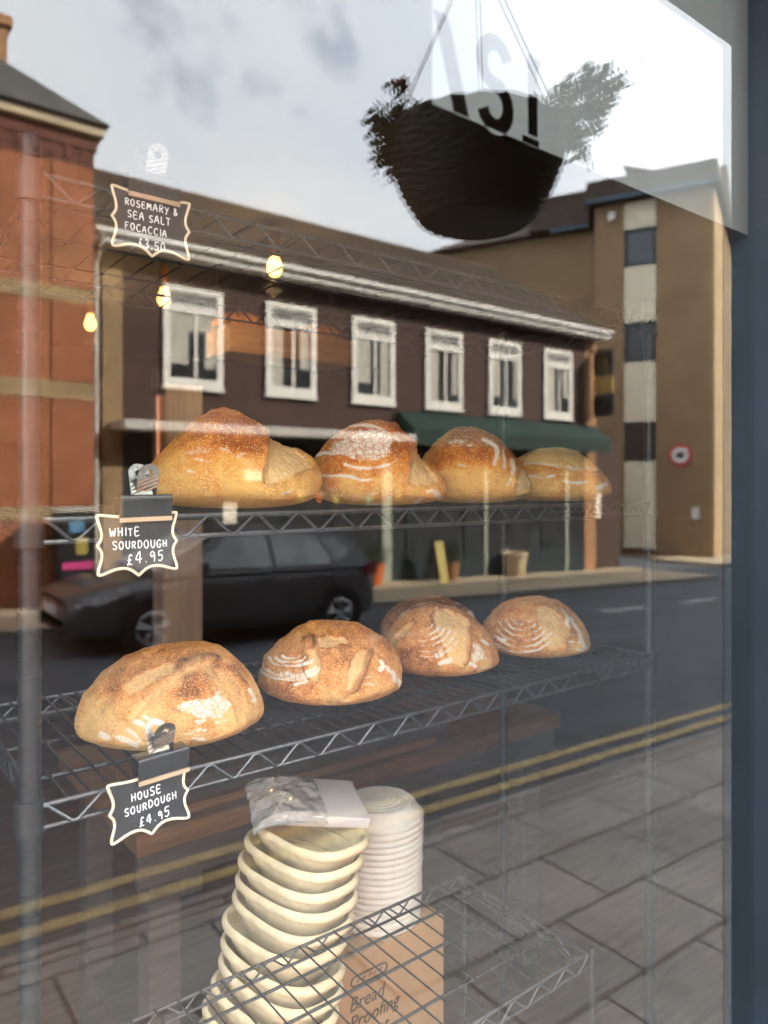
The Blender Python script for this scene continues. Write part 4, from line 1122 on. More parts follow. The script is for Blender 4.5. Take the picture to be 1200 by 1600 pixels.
# hanging basket outside
def hanging_basket():
    c = Vector((1.065, -0.17, 0))
    X, Yr = c.x, c.y
    zr, zb = H + 0.695, H + 0.525
    root = empty('hanging_basket', (X, Yr, zb), 'dark wicker hanging basket of flowers hung on chains outside the window', 'hanging basket')
    body = MB()
    prof_pts = [(0.082, zb), (0.108, zb + 0.010), (0.122, zb + 0.028), (0.146, zb + 0.066), (0.163, zb + 0.108), (0.174, zb + 0.142), (0.180, zr)]
    body.lathe([(0.0, zb)] + prof_pts + [(0.172, zr), (0.150, zb + 0.10), (0.0, zb + 0.08)], (X, Yr, 0), 40)
    nrow = 24
    for k in range(nrow):                       # woven rows
        t_ = k / (nrow - 1)
        zz = zb + 0.006 + (zr - zb - 0.006) * t_
        rr = np.interp(zz, [p[1] for p in prof_pts], [p[0] for p in prof_pts])
        n = 44
        pts = [(X + (rr + 0.0034 * (1 if (i + k) % 2 else -1)) * math.cos(2 * math.pi * i / n), Yr + (rr + 0.0034 * (1 if (i + k) % 2 else -1)) * math.sin(2 * math.pi * i / n), zz + random.uniform(-.0012, .0012)) for i in range(n)]
        body.tube(pts, 0.0050 + 0.0012 * (k % 2), 6, closed=True)
    body.build('wicker_body', M['wicker'], root, smooth=True, angle=60)
    MB().lathe([(0.0, zr - 0.02), (0.168, zr - 0.02), (0.1, zr + 0.01), (0.0, zr + 0.018)], (X, Yr, 0), 30).build('soil', M['soil'], root)
    hook = Vector((X + 0.0, Yr, H + 1.095))
    for a in (200, 320, 80):
        p0 = Vector((X + 0.176 * math.cos(R(a)), Yr + 0.176 * math.sin(R(a)), zr))
        n = 46
        ch = MB()
        d = (hook - p0)
        for i in range(n):
            q0 = p0 + d * (i / n); q1 = p0 + d * ((i + 0.86) / n)
            ch.tube([q0, q1], 0.0016 if i % 2 else 0.0023, 5)
        ch.build('chain', M['chain'], root)
    # foliage
    rng = random.Random(5)
    lf, fl = MB(), MB()
    def leaf(mb, p, size, d):
        d = Vector(d).normalized()
        u = d.cross(Vector((rng.uniform(-1, 1), rng.uniform(-1, 1), rng.uniform(-1, 1)))).normalized()
        p = Vector(p)
        mb.add([p, p + d * size * .35 + u * size * .30, p + d * size * .75 + u * size * .22, p + d * size, p + d * size * .72 - u * size * .24, p + d * size * .33 - u * size * .30], [(0, 1, 2, 3), (0, 3, 4, 5)])
    def stem(a, r0, out, up, droop, dens, size):
        """a trailing stem from the rim"""
        p = Vector((X + r0 * math.cos(a), Yr + r0 * math.sin(a), zr - 0.01))
        v = Vector((math.cos(a) * out, math.sin(a) * out, up))
        pts = [p.copy()]
        n = 14
        for i in range(n):
            v.z -= droop / n
            v += Vector((rng.uniform(-.25, .25), rng.uniform(-.25, .25), rng.uniform(-.2, .2))) * 0.12
            p = p + v / n
            pts.append(p.copy())
            for _ in range(dens):
                leaf(lf, p + Vector((rng.uniform(-.008, .008),) * 3), size * rng.uniform(.6, 1.2), (rng.uniform(-1, 1), rng.uniform(-1, 1), rng.uniform(-.6, 1)))
        lf.tube(pts, 0.0016, 4)
        return p
    # the shop window shows +x on the right; left cluster, right plume, low growth between
    def side(deg): return math.atan2(-math.sin(R(deg)), math.cos(R(deg)))
    left = math.atan2(-0.61, -0.79); right = math.atan2(0.61, 0.79)
    rd = Vector((0.79, 0.61, 0)); dd = Vector((-0.61, 0.79, 0))
    def clump(dx, dz, sx, sz, n, size, depth=0.04):
        for _ in range(n):
            u, w_ = rng.gauss(0, 1), rng.gauss(0, 1)
            r_ = math.hypot(u, w_)
            if r_ > 1.9: u, w_ = u * 1.9 / r_, w_ * 1.9 / r_
            p = Vector((X, Yr, zr)) + rd * (dx + sx * u) + dd * rng.gauss(0, depth) + Vector((0, 0, dz + sz * w_))
            leaf(lf, p, size * rng.uniform(.55, 1.25), (rng.uniform(-1, 1), rng.uniform(-1, 1), rng.uniform(-.8, 1)))
    def twig(dx, dz, ex, ez, n, size):
        a = Vector((X, Yr, zr)) + rd * dx + Vector((0, 0, dz)); b = Vector((X, Yr, zr)) + rd * ex + Vector((0, 0, ez))
        mid = (a + b) / 2 + rd * rng.uniform(-.012, .012) + Vector((0, 0, abs(ez - dz) * .12))
        pts = [a, mid, b]
        lf.tube(pts, 0.0014, 4)
        for k in range(n):
            t_ = (k + rng.random()) / n
            p = a * (1 - t_) ** 2 + mid * 2 * t_ * (1 - t_) + b * t_ ** 2
            leaf(lf, p + rd * rng.gauss(0, .006), size * rng.uniform(.6, 1.2), (rng.uniform(-1, 1), rng.uniform(-1, 1), rng.uniform(-.8, 1)))
    clump(-0.165, 0.022, 0.028, 0.026, 420, 0.019); clump(-0.185, -0.02, 0.016, 0.022, 120, 0.016)
    twig(-0.15, 0.03, -0.165, 0.11, 26, 0.014); twig(-0.14, 0.02, -0.12, 0.075, 22, 0.014)
    clump(0.195, 0.05, 0.032, 0.034, 330, 0.021); clump(0.235, 0.095, 0.026, 0.022, 170, 0.022); clump(0.275, 0.10, 0.012, 0.020, 60, 0.018)
    twig(0.21, 0.08, 0.225, 0.15, 26, 0.018); twig(0.24, 0.09, 0.265, 0.155, 26, 0.018); twig(0.20, 0.03, 0.235, -0.06, 40, 0.013); twig(0.20, 0.03, 0.222, -0.045, 30, 0.013); twig(0.19, 0.02, 0.205, -0.03, 24, 0.013)
    for k in range(26):
        dx = rng.uniform(-.12, .16); r_ = rng.uniform(-.08, .08)
        clump(dx, 0.012 + 0.03 * rng.random(), 0.014, 0.016, 14, 0.015)
    for k in range(9):
        dx = rng.uniform(-.08, .14); twig(dx, 0.01, dx + rng.uniform(-.02, .02), rng.uniform(.06, .10), 16, 0.012)
    lf.build('foliage', M['leaf'], root)
    for (dx, dz) in ((-0.158, 0.115), (-0.125, 0.055), (-0.19, 0.03), (-0.10, 0.03)):
        p = Vector((X, Yr, zr)) + rd * dx + Vector((0, 0, dz))
        fl = MB()
        for k in range(18):
            leaf(fl, p, 0.024, (rng.uniform(-1, 1), rng.uniform(-1, 1), rng.uniform(-.4, 1)))
        fl.build('flower', M['petal'], root)
    br = empty('basket_bracket', (X, 0.10, H + 1.07), 'black iron wall bracket carrying the hanging basket over the window', 'bracket')
    MB().tube([(X, 0.148, H + 1.16), (X, -0.10, H + 1.16), (X, -0.17, H + 1.145), (X, -0.185, H + 1.11), (X, -0.17, H + 1.093)], 0.008, 8).build('arm', M['black_iron'], br, smooth=True)
    MB().tube([(X, 0.140, H + 0.98), (X, -0.05, H + 1.155)], 0.007, 8).build('strut', M['black_iron'], br)
    MB().box(X - 0.03, X + 0.03, 0.138, 0.1495, H + 0.95, H + 1.22).build('wall_plate', M['black_iron'], br)
hanging_basket()

# ------------------------------------------------------------------ the street (as seen in the window, see street())
SL = 0.035
def gz(x): return -(1.80 + SL * x)
def sheet(name, mat, x0, x1, y0, y1, dz, th=None, kind='structure', parent=None):
    m = MB(street)
    if th is None:
        m.add([(x0, y0, gz(x0) + dz), (x1, y0, gz(x1) + dz), (x1, y1, gz(x1) + dz), (x0, y1, gz(x0) + dz)], [(0, 1, 2, 3)])
    else:
        vs = [(x, y, gz(x) + z) for z in (dz - th, dz) for y in (y0, y1) for x in (x0, x1)]
        m.hexa(vs)
    o = m.build(name, mat, parent)
    return tag(o, kind=kind) if kind else o
KN, KF = 3.00, 10.28
sheet('ground', M['asphalt'], -260, 300, -160, 420, -0.30)
sheet('road', M['asphalt'], -60, 90, KN + 0.125, KF, -0.10)
sheet('footway', M['paving'], -40, 60, 0.30, KN - 0.001, 0.0, 0.28)
sheet('kerb', M['kerb'], -40, 60, KN, KN + 0.125, 0.004, 0.28)
sheet('far_footway', M['far_paving'], -40, 19.2, KF + 0.126, 13.0, 0.0, 0.28)
sheet('far_kerb', M['kerb'], -40, 19.2, KF, KF + 0.125, 0.004, 0.28)
sheet('side_street', M['asphalt'], 19.3, 60, KF + 0.01, 60, -0.105)
sheet('corner_footway', M['far_paving'], 23.2, 60, 12.3, 15.0, 0.02, 0.3)
for y in (3.39, 3.60):
    sheet('yellow_line', M['yellow'], -40, 40, y, y + 0.085, -0.096)
for k in range(9):
    sheet('lane_dash', M['white_line'], 6.0 + 2.6 * k, 7.3 + 2.6 * k, 8.05, 8.15, -0.096)

# --- red brick corner building
rb = empty('red_brick_building', street((-1.5, 12.3, -2.0)), 'tall red brick building with stone bands and slate roof, left of the brown shops', 'building')
RBX = 3.556
MB(street).box(-10, RBX, 12.3, 20, -2.6, 5.06).build('wall', M['red_brick'], rb)
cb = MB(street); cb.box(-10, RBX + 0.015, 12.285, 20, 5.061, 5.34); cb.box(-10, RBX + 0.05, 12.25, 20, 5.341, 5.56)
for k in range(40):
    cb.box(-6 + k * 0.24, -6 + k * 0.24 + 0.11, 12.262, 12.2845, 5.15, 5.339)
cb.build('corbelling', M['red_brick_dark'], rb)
MB(street).box(-10, RBX + 0.14, 12.14, 20.1, 5.561, 5.72).build('eaves', M['cream_trim'], rb, bevel=0.02)
for (z0, z1) in ((2.87, 3.11), (1.34, 1.62), (-0.55, -0.35)):
    MB(street).box(-10, RBX + 0.006, 12.285, 12.2995, z0, z1).build('stone_band', M['stone_band'], rb)
pl = MB(street)
for (z0, z1) in ((-2.5, -0.551), (-0.349, 1.339), (1.621, 2.869), (3.111, 5.05)):
    pl.box(RBX - 0.62, RBX + 0.004, 12.272, 12.2988, z0, z1)
pl.build('corner_pilaster', M['red_brick'], rb)
e0 = [(-10, 12.05, 5.73), (RBX + 0.2, 12.05, 5.73), (RBX + 0.2, 20.2, 5.73), (-10, 20.2, 5.73)]
rg = [(-10, 16.1, 9.4), (RBX - 3.9, 16.1, 9.4)]
m = MB(street); m.add(e0 + rg, [(0, 1, 5, 4), (1, 2, 5), (2, 3, 4, 5), (3, 0, 4), (3, 2, 1, 0)])
m.build('roof', M['slate'], rb)
ch = MB(street); ch.box(1.75, 2.55, 13.6, 14.5, 6.5, 7.62); ch.box(1.68, 2.62, 13.53, 14.57, 7.621, 7.78)
ch.build('chimney', M['orange_brick'], rb)
for (x0, x1, z0, z1) in ((-0.6, 0.7, -0.2, 1.25), (-4.2, -2.9, -0.2, 1.25), (-0.6, 0.7, 1.7, 2.8), (-4.2, -2.9, 1.7, 2.8), (-0.6, 0.7, 3.25, 4.7), (-4.2, -2.9, 3.25, 4.7)):
    w_ = MB(street); w_.box(x0 - .08, x1 + .08, 12.26, 12.299, z0 - .08, z0); w_.box(x0 - .08, x1 + .08, 12.26, 12.299, z1, z1 + .08); w_.box(x0 - .08, x0, 12.26, 12.299, z0, z1); w_.box(x1, x1 + .08, 12.26, 12.299, z0, z1)
    wf = w_.build('window', M['white_trim'], rb)
    MB(street).box(x0, x1, 12.285, 12.298, z0, z1).build('pane', M['dark_pane'], wf)

# --- brown brick building with six white windows
bb = empty('brown_brick_building', street((10.7, 12.85, -2.2)), 'long dark brown brick building with six white framed windows over a shopfront', 'building')
BX0, BX1, BY = 3.87, 17.42, 12.85
MB(street).box(4.21, BX1 - 0.5, BY, 20.8, 1.0, 4.02).build('wall', M['brown_brick'], bb)
MB(street).box(BX0, 4.2095, BY - 0.004, 20.8, -2.6, 4.02).build('end_pier', M['tan_brick'], bb)
MB(street).box(BX1 - 0.4995, BX1, BY - 0.004, 20.8, -3.0, 4.02).build('end_pier', M['orange_brick'], bb)
MB(street).box(4.6, BX1 - 0.6, BY + 2.2, 20.5, -3.2, 0.999).build('shop_back_wall', M['room_wall'], bb)
ev = MB(street); ev.box(BX0 - 0.25, BX1 + 0.06, BY - 0.42, BY - 0.30, 4.00, 4.20); ev.box(BX0 - 0.25, BX1 + 0.06, BY - 0.299, BY + 0.02, 4.021, 4.05)
ev.build('fascia_board', M['white_trim'], bb, bevel=0.01)
MB(street).tube([(BX0 - 0.25, BY - 0.47, 4.16), (BX1 + 0.06, BY - 0.47, 4.16)], 0.055, 10).build('gutter', M['white_trim'], bb, smooth=True)
m = MB(street)
m.add([(BX0 - 0.25, BY - 0.44, 4.205), (BX1 + 0.06, BY - 0.44, 4.205), (BX1 + 0.06, BY + 4, 6.87), (BX0 - 0.25, BY + 4, 6.87), (BX1 + 0.06, BY + 8.2, 4.205), (BX0 - 0.25, BY + 8.2, 4.205)],
      [(0, 1, 2, 3), (3, 2, 4, 5), (1, 4, 2), (0, 3, 5), (0, 5, 4, 1)])
rf = m.build('roof', M['brown_tile'], bb)
rl = MB(street)
for k in range(15):
    t_ = (k + 0.5) / 15
    y_, z_ = BY - 0.44 + 4.44 * t_, 4.205 + 2.665 * t_
    rl.box(BX0 - 0.25, BX1 + 0.06, y_ - 0.02, y_ + 0.02, z_ + 0.004, z_ + 0.03)
rl.build('tile_courses', M['brown_tile'], rf)
MB(street).tube([(BX0 - 0.27, BY + 4, 6.89), (BX1 + 0.08, BY + 4, 6.89)], 0.09, 10).build('ridge', M['brown_tile'], rf, smooth=True)
# downpipe
dp = MB(street); dp.tube([(3.73, BY - 0.46, 4.1), (3.73, BY - 0.30, 3.9), (3.73, BY - 0.12, 3.75), (3.73, BY - 0.10, 3.6), (3.73, BY - 0.10, -1.85)], 0.052, 12)
for z_ in (3.2, 1.6, 0.0, -1.4): dp.tube([(3.73, BY - 0.10, z_), (3.73, BY - 0.10, z_ + 0.10)], 0.066, 12)
dp.build('downpipe', M['grey_pipe'], bb, smooth=True)
def bwindow(k):
    x0 = 4.91 + 2.05 * k; x1 = x0 + 1.15; z0, z1 = 1.76, 3.57
    fw = 0.125
    f = MB(street)
    f.box(x0, x0 + fw, BY - 0.07, BY - 0.001, z0, z1); f.box(x1 - fw, x1, BY - 0.07, BY - 0.001, z0, z1)
    f.box(x0 + fw, x1 - fw, BY - 0.07, BY - 0.001, z0, z0 + fw * 1.25); f.box(x0 + fw, x1 - fw, BY - 0.07, BY - 0.001, z1 - fw * 0.9, z1)
    f.box(x0 + fw, x1 - fw, BY - 0.062, BY - 0.001, z1 - 0.47, z1 - 0.33)
    win_ = f.build('window', M['white_trim'], bb, bevel=0.006)
    MB(street).box(x0 + fw, x1 - fw, BY - 0.022, BY - 0.001, z0 + fw * 1.25, z1 - 0.47).build('pane', M['dark_pane'], win_)
    v_ = MB(street)
    for j in range(5): v_.box(x0 + fw, x1 - fw, BY - 0.045, BY - 0.002, z1 - 0.32 + j * 0.042, z1 - 0.30 + j * 0.042)
    v_.build('vent', M['blind'], win_)
    c_ = MB(street)
    rng = random.Random(k)
    xi0, xi1 = x0 + fw, x1 - fw
    c_.box(xi0, xi0 + (xi1 - xi0) * rng.uniform(.28, .42), BY - 0.026, BY - 0.0225, z0 + fw * 1.25 + (0.0 if k % 2 else 0.25), z1 - 0.47)
    c_.box(xi1 - (xi1 - xi0) * rng.uniform(.10, .30), xi1, BY - 0.026, BY - 0.0225, z0 + fw * 1.25 + rng.uniform(0, .5), z1 - 0.47)
    if k == 0: c_.box(xi0, xi1, BY - 0.030, BY - 0.0265, z1 - 0.80, z1 - 0.47)
    c_.build('curtain', M['curtain'], win_)
    xm = x0 + 0.5 * (x1 - x0) + 0.04
    MB(street).box(xm - 0.028, xm + 0.028, BY - 0.052, BY - 0.031, z0 + fw * 1.25, z1 - 0.47).build('mullion', M['white_trim'], win_)
    MB(street).box(x0 - 0.02, x1 + 0.02, BY - 0.09, BY - 0.001, z0 - 0.06, z0 - 0.001).build('sill', M['white_trim'], win_)
for k in range(6): bwindow(k)
# canopy and shopfront
MB(street).box(4.0, 10.2, BY - 0.75, BY - 0.002, 0.90, 1.06).build('canopy', M['canopy'], bb, bevel=0.01)
MB(street).box(4.21, BX1 - 0.5, BY - 0.05, BY + 0.3, 0.70, 0.999).build('shop_fascia', M['shop_frame'], bb)
sf = MB(street)
for x in (4.22, 5.8, 7.4, 9.0, 10.55, 12.35, 15.15):
    sf.box(x, x + 0.09, BY, BY + 0.08, -2.6, 0.699)
sf.box(4.31, BX1 - 0.5, BY + 0.002, BY + 0.078, gz(17) - 0.02, gz(11) + 0.42)
sf.build('shopfront_frame', M['shop_frame'], bb)
pm = MB(street)
for x, w_ in ((9.85, 0.26), (13.0, 0.10), (16.1, 0.10)): pm.box(x, x + w_, BY - 0.012, BY + 0.08, -2.6, 0.698)
pm.build('pale_mullion', M['pale_frame'], bb)
MB(street).box(4.31, BX1 - 0.5, BY + 0.035, BY + 0.045, -2.3, 0.699).build('shop_glass', M['dark_pane'], bb)
for (x0, x1, z0, z1) in ((6.52, 6.92, 0.06, 0.62), (6.10, 6.38, -0.85, -0.36), (17.55, 18.05, -1.0, -0.28)):
    y_ = BY + 0.028 if x0 < 17 else BY + 0.3
    MB(street).box(x0, x1, y_, y_ + 0.006, z0, z1).build('poster', M['poster_white'], bb)
MB(street).box(17.43, 19.0, BY + 0.31, 20.7, -3.2, 1.2).build('side_wall', M['brown_brick'], bb)
aw = empty('shop_awning', street((14, 12.5, 0.95)), 'dark green canvas awning over the shopfront of the brown building', 'awning')
m = MB(street)
m.prism([(BY - 0.055, 1.62), (BY - 0.055, 1.05), (BY - 0.60, 0.98), (BY - 0.60, 1.20)], lambda p: (10.25, p[0], p[1]), lambda p: (BX1 - 0.15, p[0], p[1]))
m.build('canvas', M['green_awning'], aw)
va = MB(street); va.box(10.25, BX1 - 0.15, BY - 0.608, BY - 0.601, 0.84, 1.19); va.build('valance', M['green_awning'], aw)
bu = empty('bunting', street((8.6, BY, -0.3)), 'string of small coloured pennants in the shop window across the street', 'bunting')
mats = ['yellow_print', 'orange_print', 'yellow_print', 'pink', 'teal_print', 'orange_print', 'yellow_print']
MB(street).tube([(7.6 + 0.25 * k, BY + 0.02, -0.14 - 0.10 * math.sin(math.pi * k / 12)) for k in range(13)], 0.006, 4).build('string', M['white_paint'], bu)
for k in range(7):
    x = 7.7 + 0.42 * k; z = -0.16 - 0.10 * math.sin(math.pi * (x - 7.6) / 3)
    m = MB(street); m.prism([(x, z), (x + 0.2, z), (x + 0.1, z - 0.22)], lambda p: (p[0], BY + 0.016, p[1]), lambda p: (p[0], BY + 0.02, p[1]))
    m.build('pennant', M[mats[k]], bu)
# goods on the far footway and in the shop window
def pot(x, y, s, mat, label, plant=None):
    z0 = gz(x)
    o = MB(street).lathe([(0.0, 0), (0.16 * s, 0), (0.20 * s, 0.10 * s), (0.22 * s, 0.36 * s), (0.25 * s, 0.38 * s), (0.25 * s, 0.44 * s), (0.21 * s, 0.44 * s), (0.20 * s, 0.38 * s), (0, 0.38 * s)], (x, y, z0), 22).build('plant_pot', mat, smooth=True)
    tag(o, label, 'pot')
    if plant:
        rng = random.Random(int(x * 10)); f = MB(street)
        for k in range(260):
            p = Vector((x + rng.gauss(0, .14 * s), y + rng.gauss(0, .14 * s), z0 + 0.45 * s + abs(rng.gauss(0.1, .16)) * s))
            d = Vector((rng.uniform(-1, 1), rng.uniform(-1, 1), rng.uniform(-.3, 1))).normalized() * 0.07
            u = d.cross(Vector((rng.uniform(-1, 1), 1, 0.3))).normalized() * 0.025
            f.add([p, p + d * .5 + u, p + d, p + d * .5 - u], [(0, 1, 2, 3)])
        f.build('plant', M[plant], o)
pot(13.75, 12.55, 1.35, M['pot'], 'big pale stone pot standing below the green awning')
pot(9.35, 12.5, 1.0, M['orange_print'], 'orange plant pot by the far shopfront near the tail of the car', 'leaf')
pot(11.6, 12.55, 0.9, M['orange_brick'], 'terracotta pot with plant below the green awning', 'leaf')
cbn = empty('pavement_sign', street((11.0, 12.35, gz(11.0))), 'yellow and black folding pavement sign by the far shopfront', 'sign')
for s in (-1, 1):
    m = MB(street); z0 = gz(11.0)
    m.hexa([(10.90, 12.35 + s * 0.24 - 0.012, z0), (11.14, 12.35 + s * 0.24 - 0.012, z0), (10.90, 12.35 + s * 0.24 + 0.012, z0), (11.14, 12.35 + s * 0.24 + 0.012, z0),
            (10.90, 12.35 + s * 0.03 - 0.012, z0 + 0.9), (11.14, 12.35 + s * 0.03 - 0.012, z0 + 0.9), (10.90, 12.35 + s * 0.03 + 0.012, z0 + 0.9), (11.14, 12.35 + s * 0.03 + 0.012, z0 + 0.9)])
    m.build('panel', M['yellow_print'] if s < 0 else M['sign_black'], cbn)

# hanging pub sign
ps = empty('hanging_sign', street((17.7, 12.4, 1.9)), 'black and gold hanging sign on the right end of the brown building', 'sign')
MB(street).tube([(BX1 - 0.2, BY - 0.006, 3.68), (BX1 - 0.2, BY - 0.75, 3.68)], 0.025, 8).build('bracket', M['black_iron'], ps)
XS = BX1 - 0.2
MB(street).box(XS - 0.03, XS + 0.03, BY - 0.72, BY - 0.10, 2.98, 3.62).build('panel', M['sign_black'], ps, bevel=0.006)
MB(street).box(XS - 0.03, XS + 0.03, BY - 0.72, BY - 0.10, 2.52, 2.92).build('gold_panel', M['gold'], ps, bevel=0.006)
MB(street).box(XS - 0.03, XS + 0.03, BY - 0.74, BY - 0.08, 1.86, 2.46).build('panel', M['sign_black'], ps, bevel=0.006)
m = MB(street)
for s in (-1, 1):
    m.tube([(XS + s * 0.032, BY - 0.56, 3.18), (XS + s * 0.032, BY - 0.48, 3.42), (XS + s * 0.032, BY - 0.36, 3.46), (XS + s * 0.032, BY - 0.28, 3.30), (XS + s * 0.032, BY - 0.40, 3.16), (XS + s * 0.032, BY - 0.56, 3.18)], 0.022, 6)
    m.tube([(XS + s * 0.032, BY - 0.62, 3.06), (XS + s * 0.032, BY - 0.20, 3.06)], 0.015, 6)
m.build('emblem', M['gold'], ps)

# --- tan brick block across the side street
tb = empty('tan_brick_block', street((26, 14.2, -2.8)), 'tall tan brick block with a column of cream panels and dark windows, far right', 'building')
TC = np.array([26.0, 14.2]); TD = np.array([-0.4, 0.917]); TN = np.array([-0.917, -0.4])     # along the front, out of the front
def tpt(t_, n_, z): q = TC + TD * t_ + TN * n_; return (q[0], q[1], z)
def tbox(m, t0, t1, n0, n1, z0, z1):
    return m.hexa([tpt(t_, n_, z) for z in (z0, z1) for n_ in (n0, n1) for t_ in (t0, t1)])
def oblique(name, mat, boxes, parent):
    m = MB(street)
    for b in boxes: tbox(m, *b)
    return m.build(name, mat, parent)
oblique('wall', M['tan_brick'], [(0.0, 1.86, -9, 0, -3.4, 10.9), (1.861, 3.03, -9, -0.10, -3.4, 10.9), (3.031, 4.15, -9, 0, -3.4, 10.9), (4.151, 11.2, -9, -0.75, -3.6, 10.3)], tb)
# sunlit return wall facing the main street
RD = np.array([0.917, 0.4])
m = MB(street)
m.hexa([(TC[0] + RD[0] * a - TD[0] * b, TC[1] + RD[1] * a - TD[1] * b, z) for z in (-3.6, 10.88) for b in (0.002, 0.16) for a in (0.0, 24.0)])
m.build('return_wall', M['sunlit_tan_brick'], tb)
pan, wn = [], []
for (z0, z1) in ((9.80, 10.82), (6.20, 8.33), (2.37, 4.66), (-2.46, 0.86)):
    oblique('spandrel_panel', M['cream_panel'], [(1.87, 3.02, -0.099, 0.02, z0, z1)], tb)
for (z0, z1) in ((8.35, 9.78), (4.68, 6.18), (0.88, 2.35)):
    f = oblique('window', M['shop_frame'], [(1.87, 1.97, -0.099, 0.01, z0, z1), (2.92, 3.02, -0.099, 0.01, z0, z1), (1.971, 2.919, -0.099, 0.01, z0, z0 + .08), (1.971, 2.919, -0.099, 0.01, z1 - .08, z1)], tb)
    oblique('pane', M['grey_pane'] if z0 > 8 else M['dark_pane'], [(1.971, 2.919, -0.098, -0.05, z0 + .081, z1 - .081)], f)
m = MB(street)
rp = [tpt(-0.4, 0.45, 10.92), tpt(4.4, 0.45, 10.92), tpt(4.4, -9.3, 10.92), tpt(-0.4, -9.3, 10.92), tpt(-0.4, -2.6, 12.6), tpt(4.4, -2.6, 12.6)]
m.add(rp, [(0, 1, 5, 4), (4, 5, 2, 3), (0, 4, 3), (1, 2, 5), (0, 3, 2, 1)])
rp2 = [tpt(4.42, -0.3, 10.32), tpt(11.6, -0.3, 10.32), tpt(11.6, -9.4, 10.32), tpt(4.42, -9.4, 10.32), tpt(4.42, -4, 12.2), tpt(9.0, -4, 12.2)]
m.add(rp2, [(0, 1, 5, 4), (1, 2, 5), (2, 3, 4, 5), (0, 4, 3), (0, 3, 2, 1)])
m.add([(TC[0] - .3, TC[1] - .5, 10.93), (TC[0] + RD[0] * 24, TC[1] + RD[1] * 24 - .5, 10.93), (TC[0] + RD[0] * 24, TC[1] + RD[1] * 24 + 4, 12.8), (TC[0] - .3, TC[1] + 3.5, 12.8)], [(0, 1, 2, 3)])
m.build('roof', M['brown_tile'], tb)
oblique('gutter', M['blue_gutter'], [(-0.4, 4.42, 0.452, 0.56, 10.86, 11.0), (4.43, 6.0, -0.298, -0.19, 10.24, 10.38)], tb)
oblique('mansard', M['brown_tile'], [(-0.3, 4.40, -8.5, 0.40, 11.01, 11.75), (4.401, 6.9, -8.5, -0.20, 10.39, 11.70)], tb)
oblique('flood_lamp', M['white_paint'], [(3.35, 3.6, 0.02, 0.25, 10.2, 10.5)], tb)
# things on its wall
def disc(name, mat, t_, z, r, n0, n1, parent):
    m = MB(street); k = 28
    m.prism([(t_ + r * math.cos(2 * math.pi * i / k), z + r * math.sin(2 * math.pi * i / k)) for i in range(k)], lambda p: tpt(p[0], n0, p[1]), lambda p: tpt(p[0], n1, p[1]))
    return m.build(name, mat, parent)
rs = empty('road_sign', street(tpt(1.0, 0.06, 0.6)), 'round white road sign with red rim on the tan brick wall', 'sign')
disc('red_rim', M['red_paint'], 1.0, 1.08, 0.42, 0.02, 0.045, rs)
disc('white_face', M['white_paint'], 1.0, 1.08, 0.31, 0.0455, 0.052, rs)
oblique('symbol', M['sign_black'], [(0.86, 1.14, 0.0525, 0.056, 0.98, 1.10), (0.92, 1.08, 0.0525, 0.056, 1.101, 1.18)], rs)
o = oblique('meter_box', M['white_paint'], [(0.35, 0.62, 0.002, 0.12, -1.3, -0.88)], None)
tag(o, 'small white meter box low on the tan brick wall below the round sign', 'meter box')

# street cabinet with posters, far left
kb = empty('street_cabinet', street((3.1, 11.75, gz(3.1))), 'black street cabinet with pink and yellow posters, behind the bonnet of the car', 'cabinet')
MB(street).box(2.84, 3.38, 11.55, 11.95, gz(3.1) - 0.02, -0.42).build('cabinet_body', M['sign_black'], kb, bevel=0.02)
MB(street).box(2.80, 3.42, 11.50, 12.0, -0.419, -0.36).build('cabinet_top', M['grey_pipe'], kb, bevel=0.01)
for (x0, x1, z0, z1, mt) in ((2.90, 3.34, -1.28, -1.17, 'pink'), (3.10, 3.26, -1.05, -0.80, 'yellow_print'), (3.0, 3.22, -0.72, -0.56, 'blue_print')):
    MB(street).box(x0, x1, 11.543, 11.549, z0, z1).build('poster', M[mt], kb)

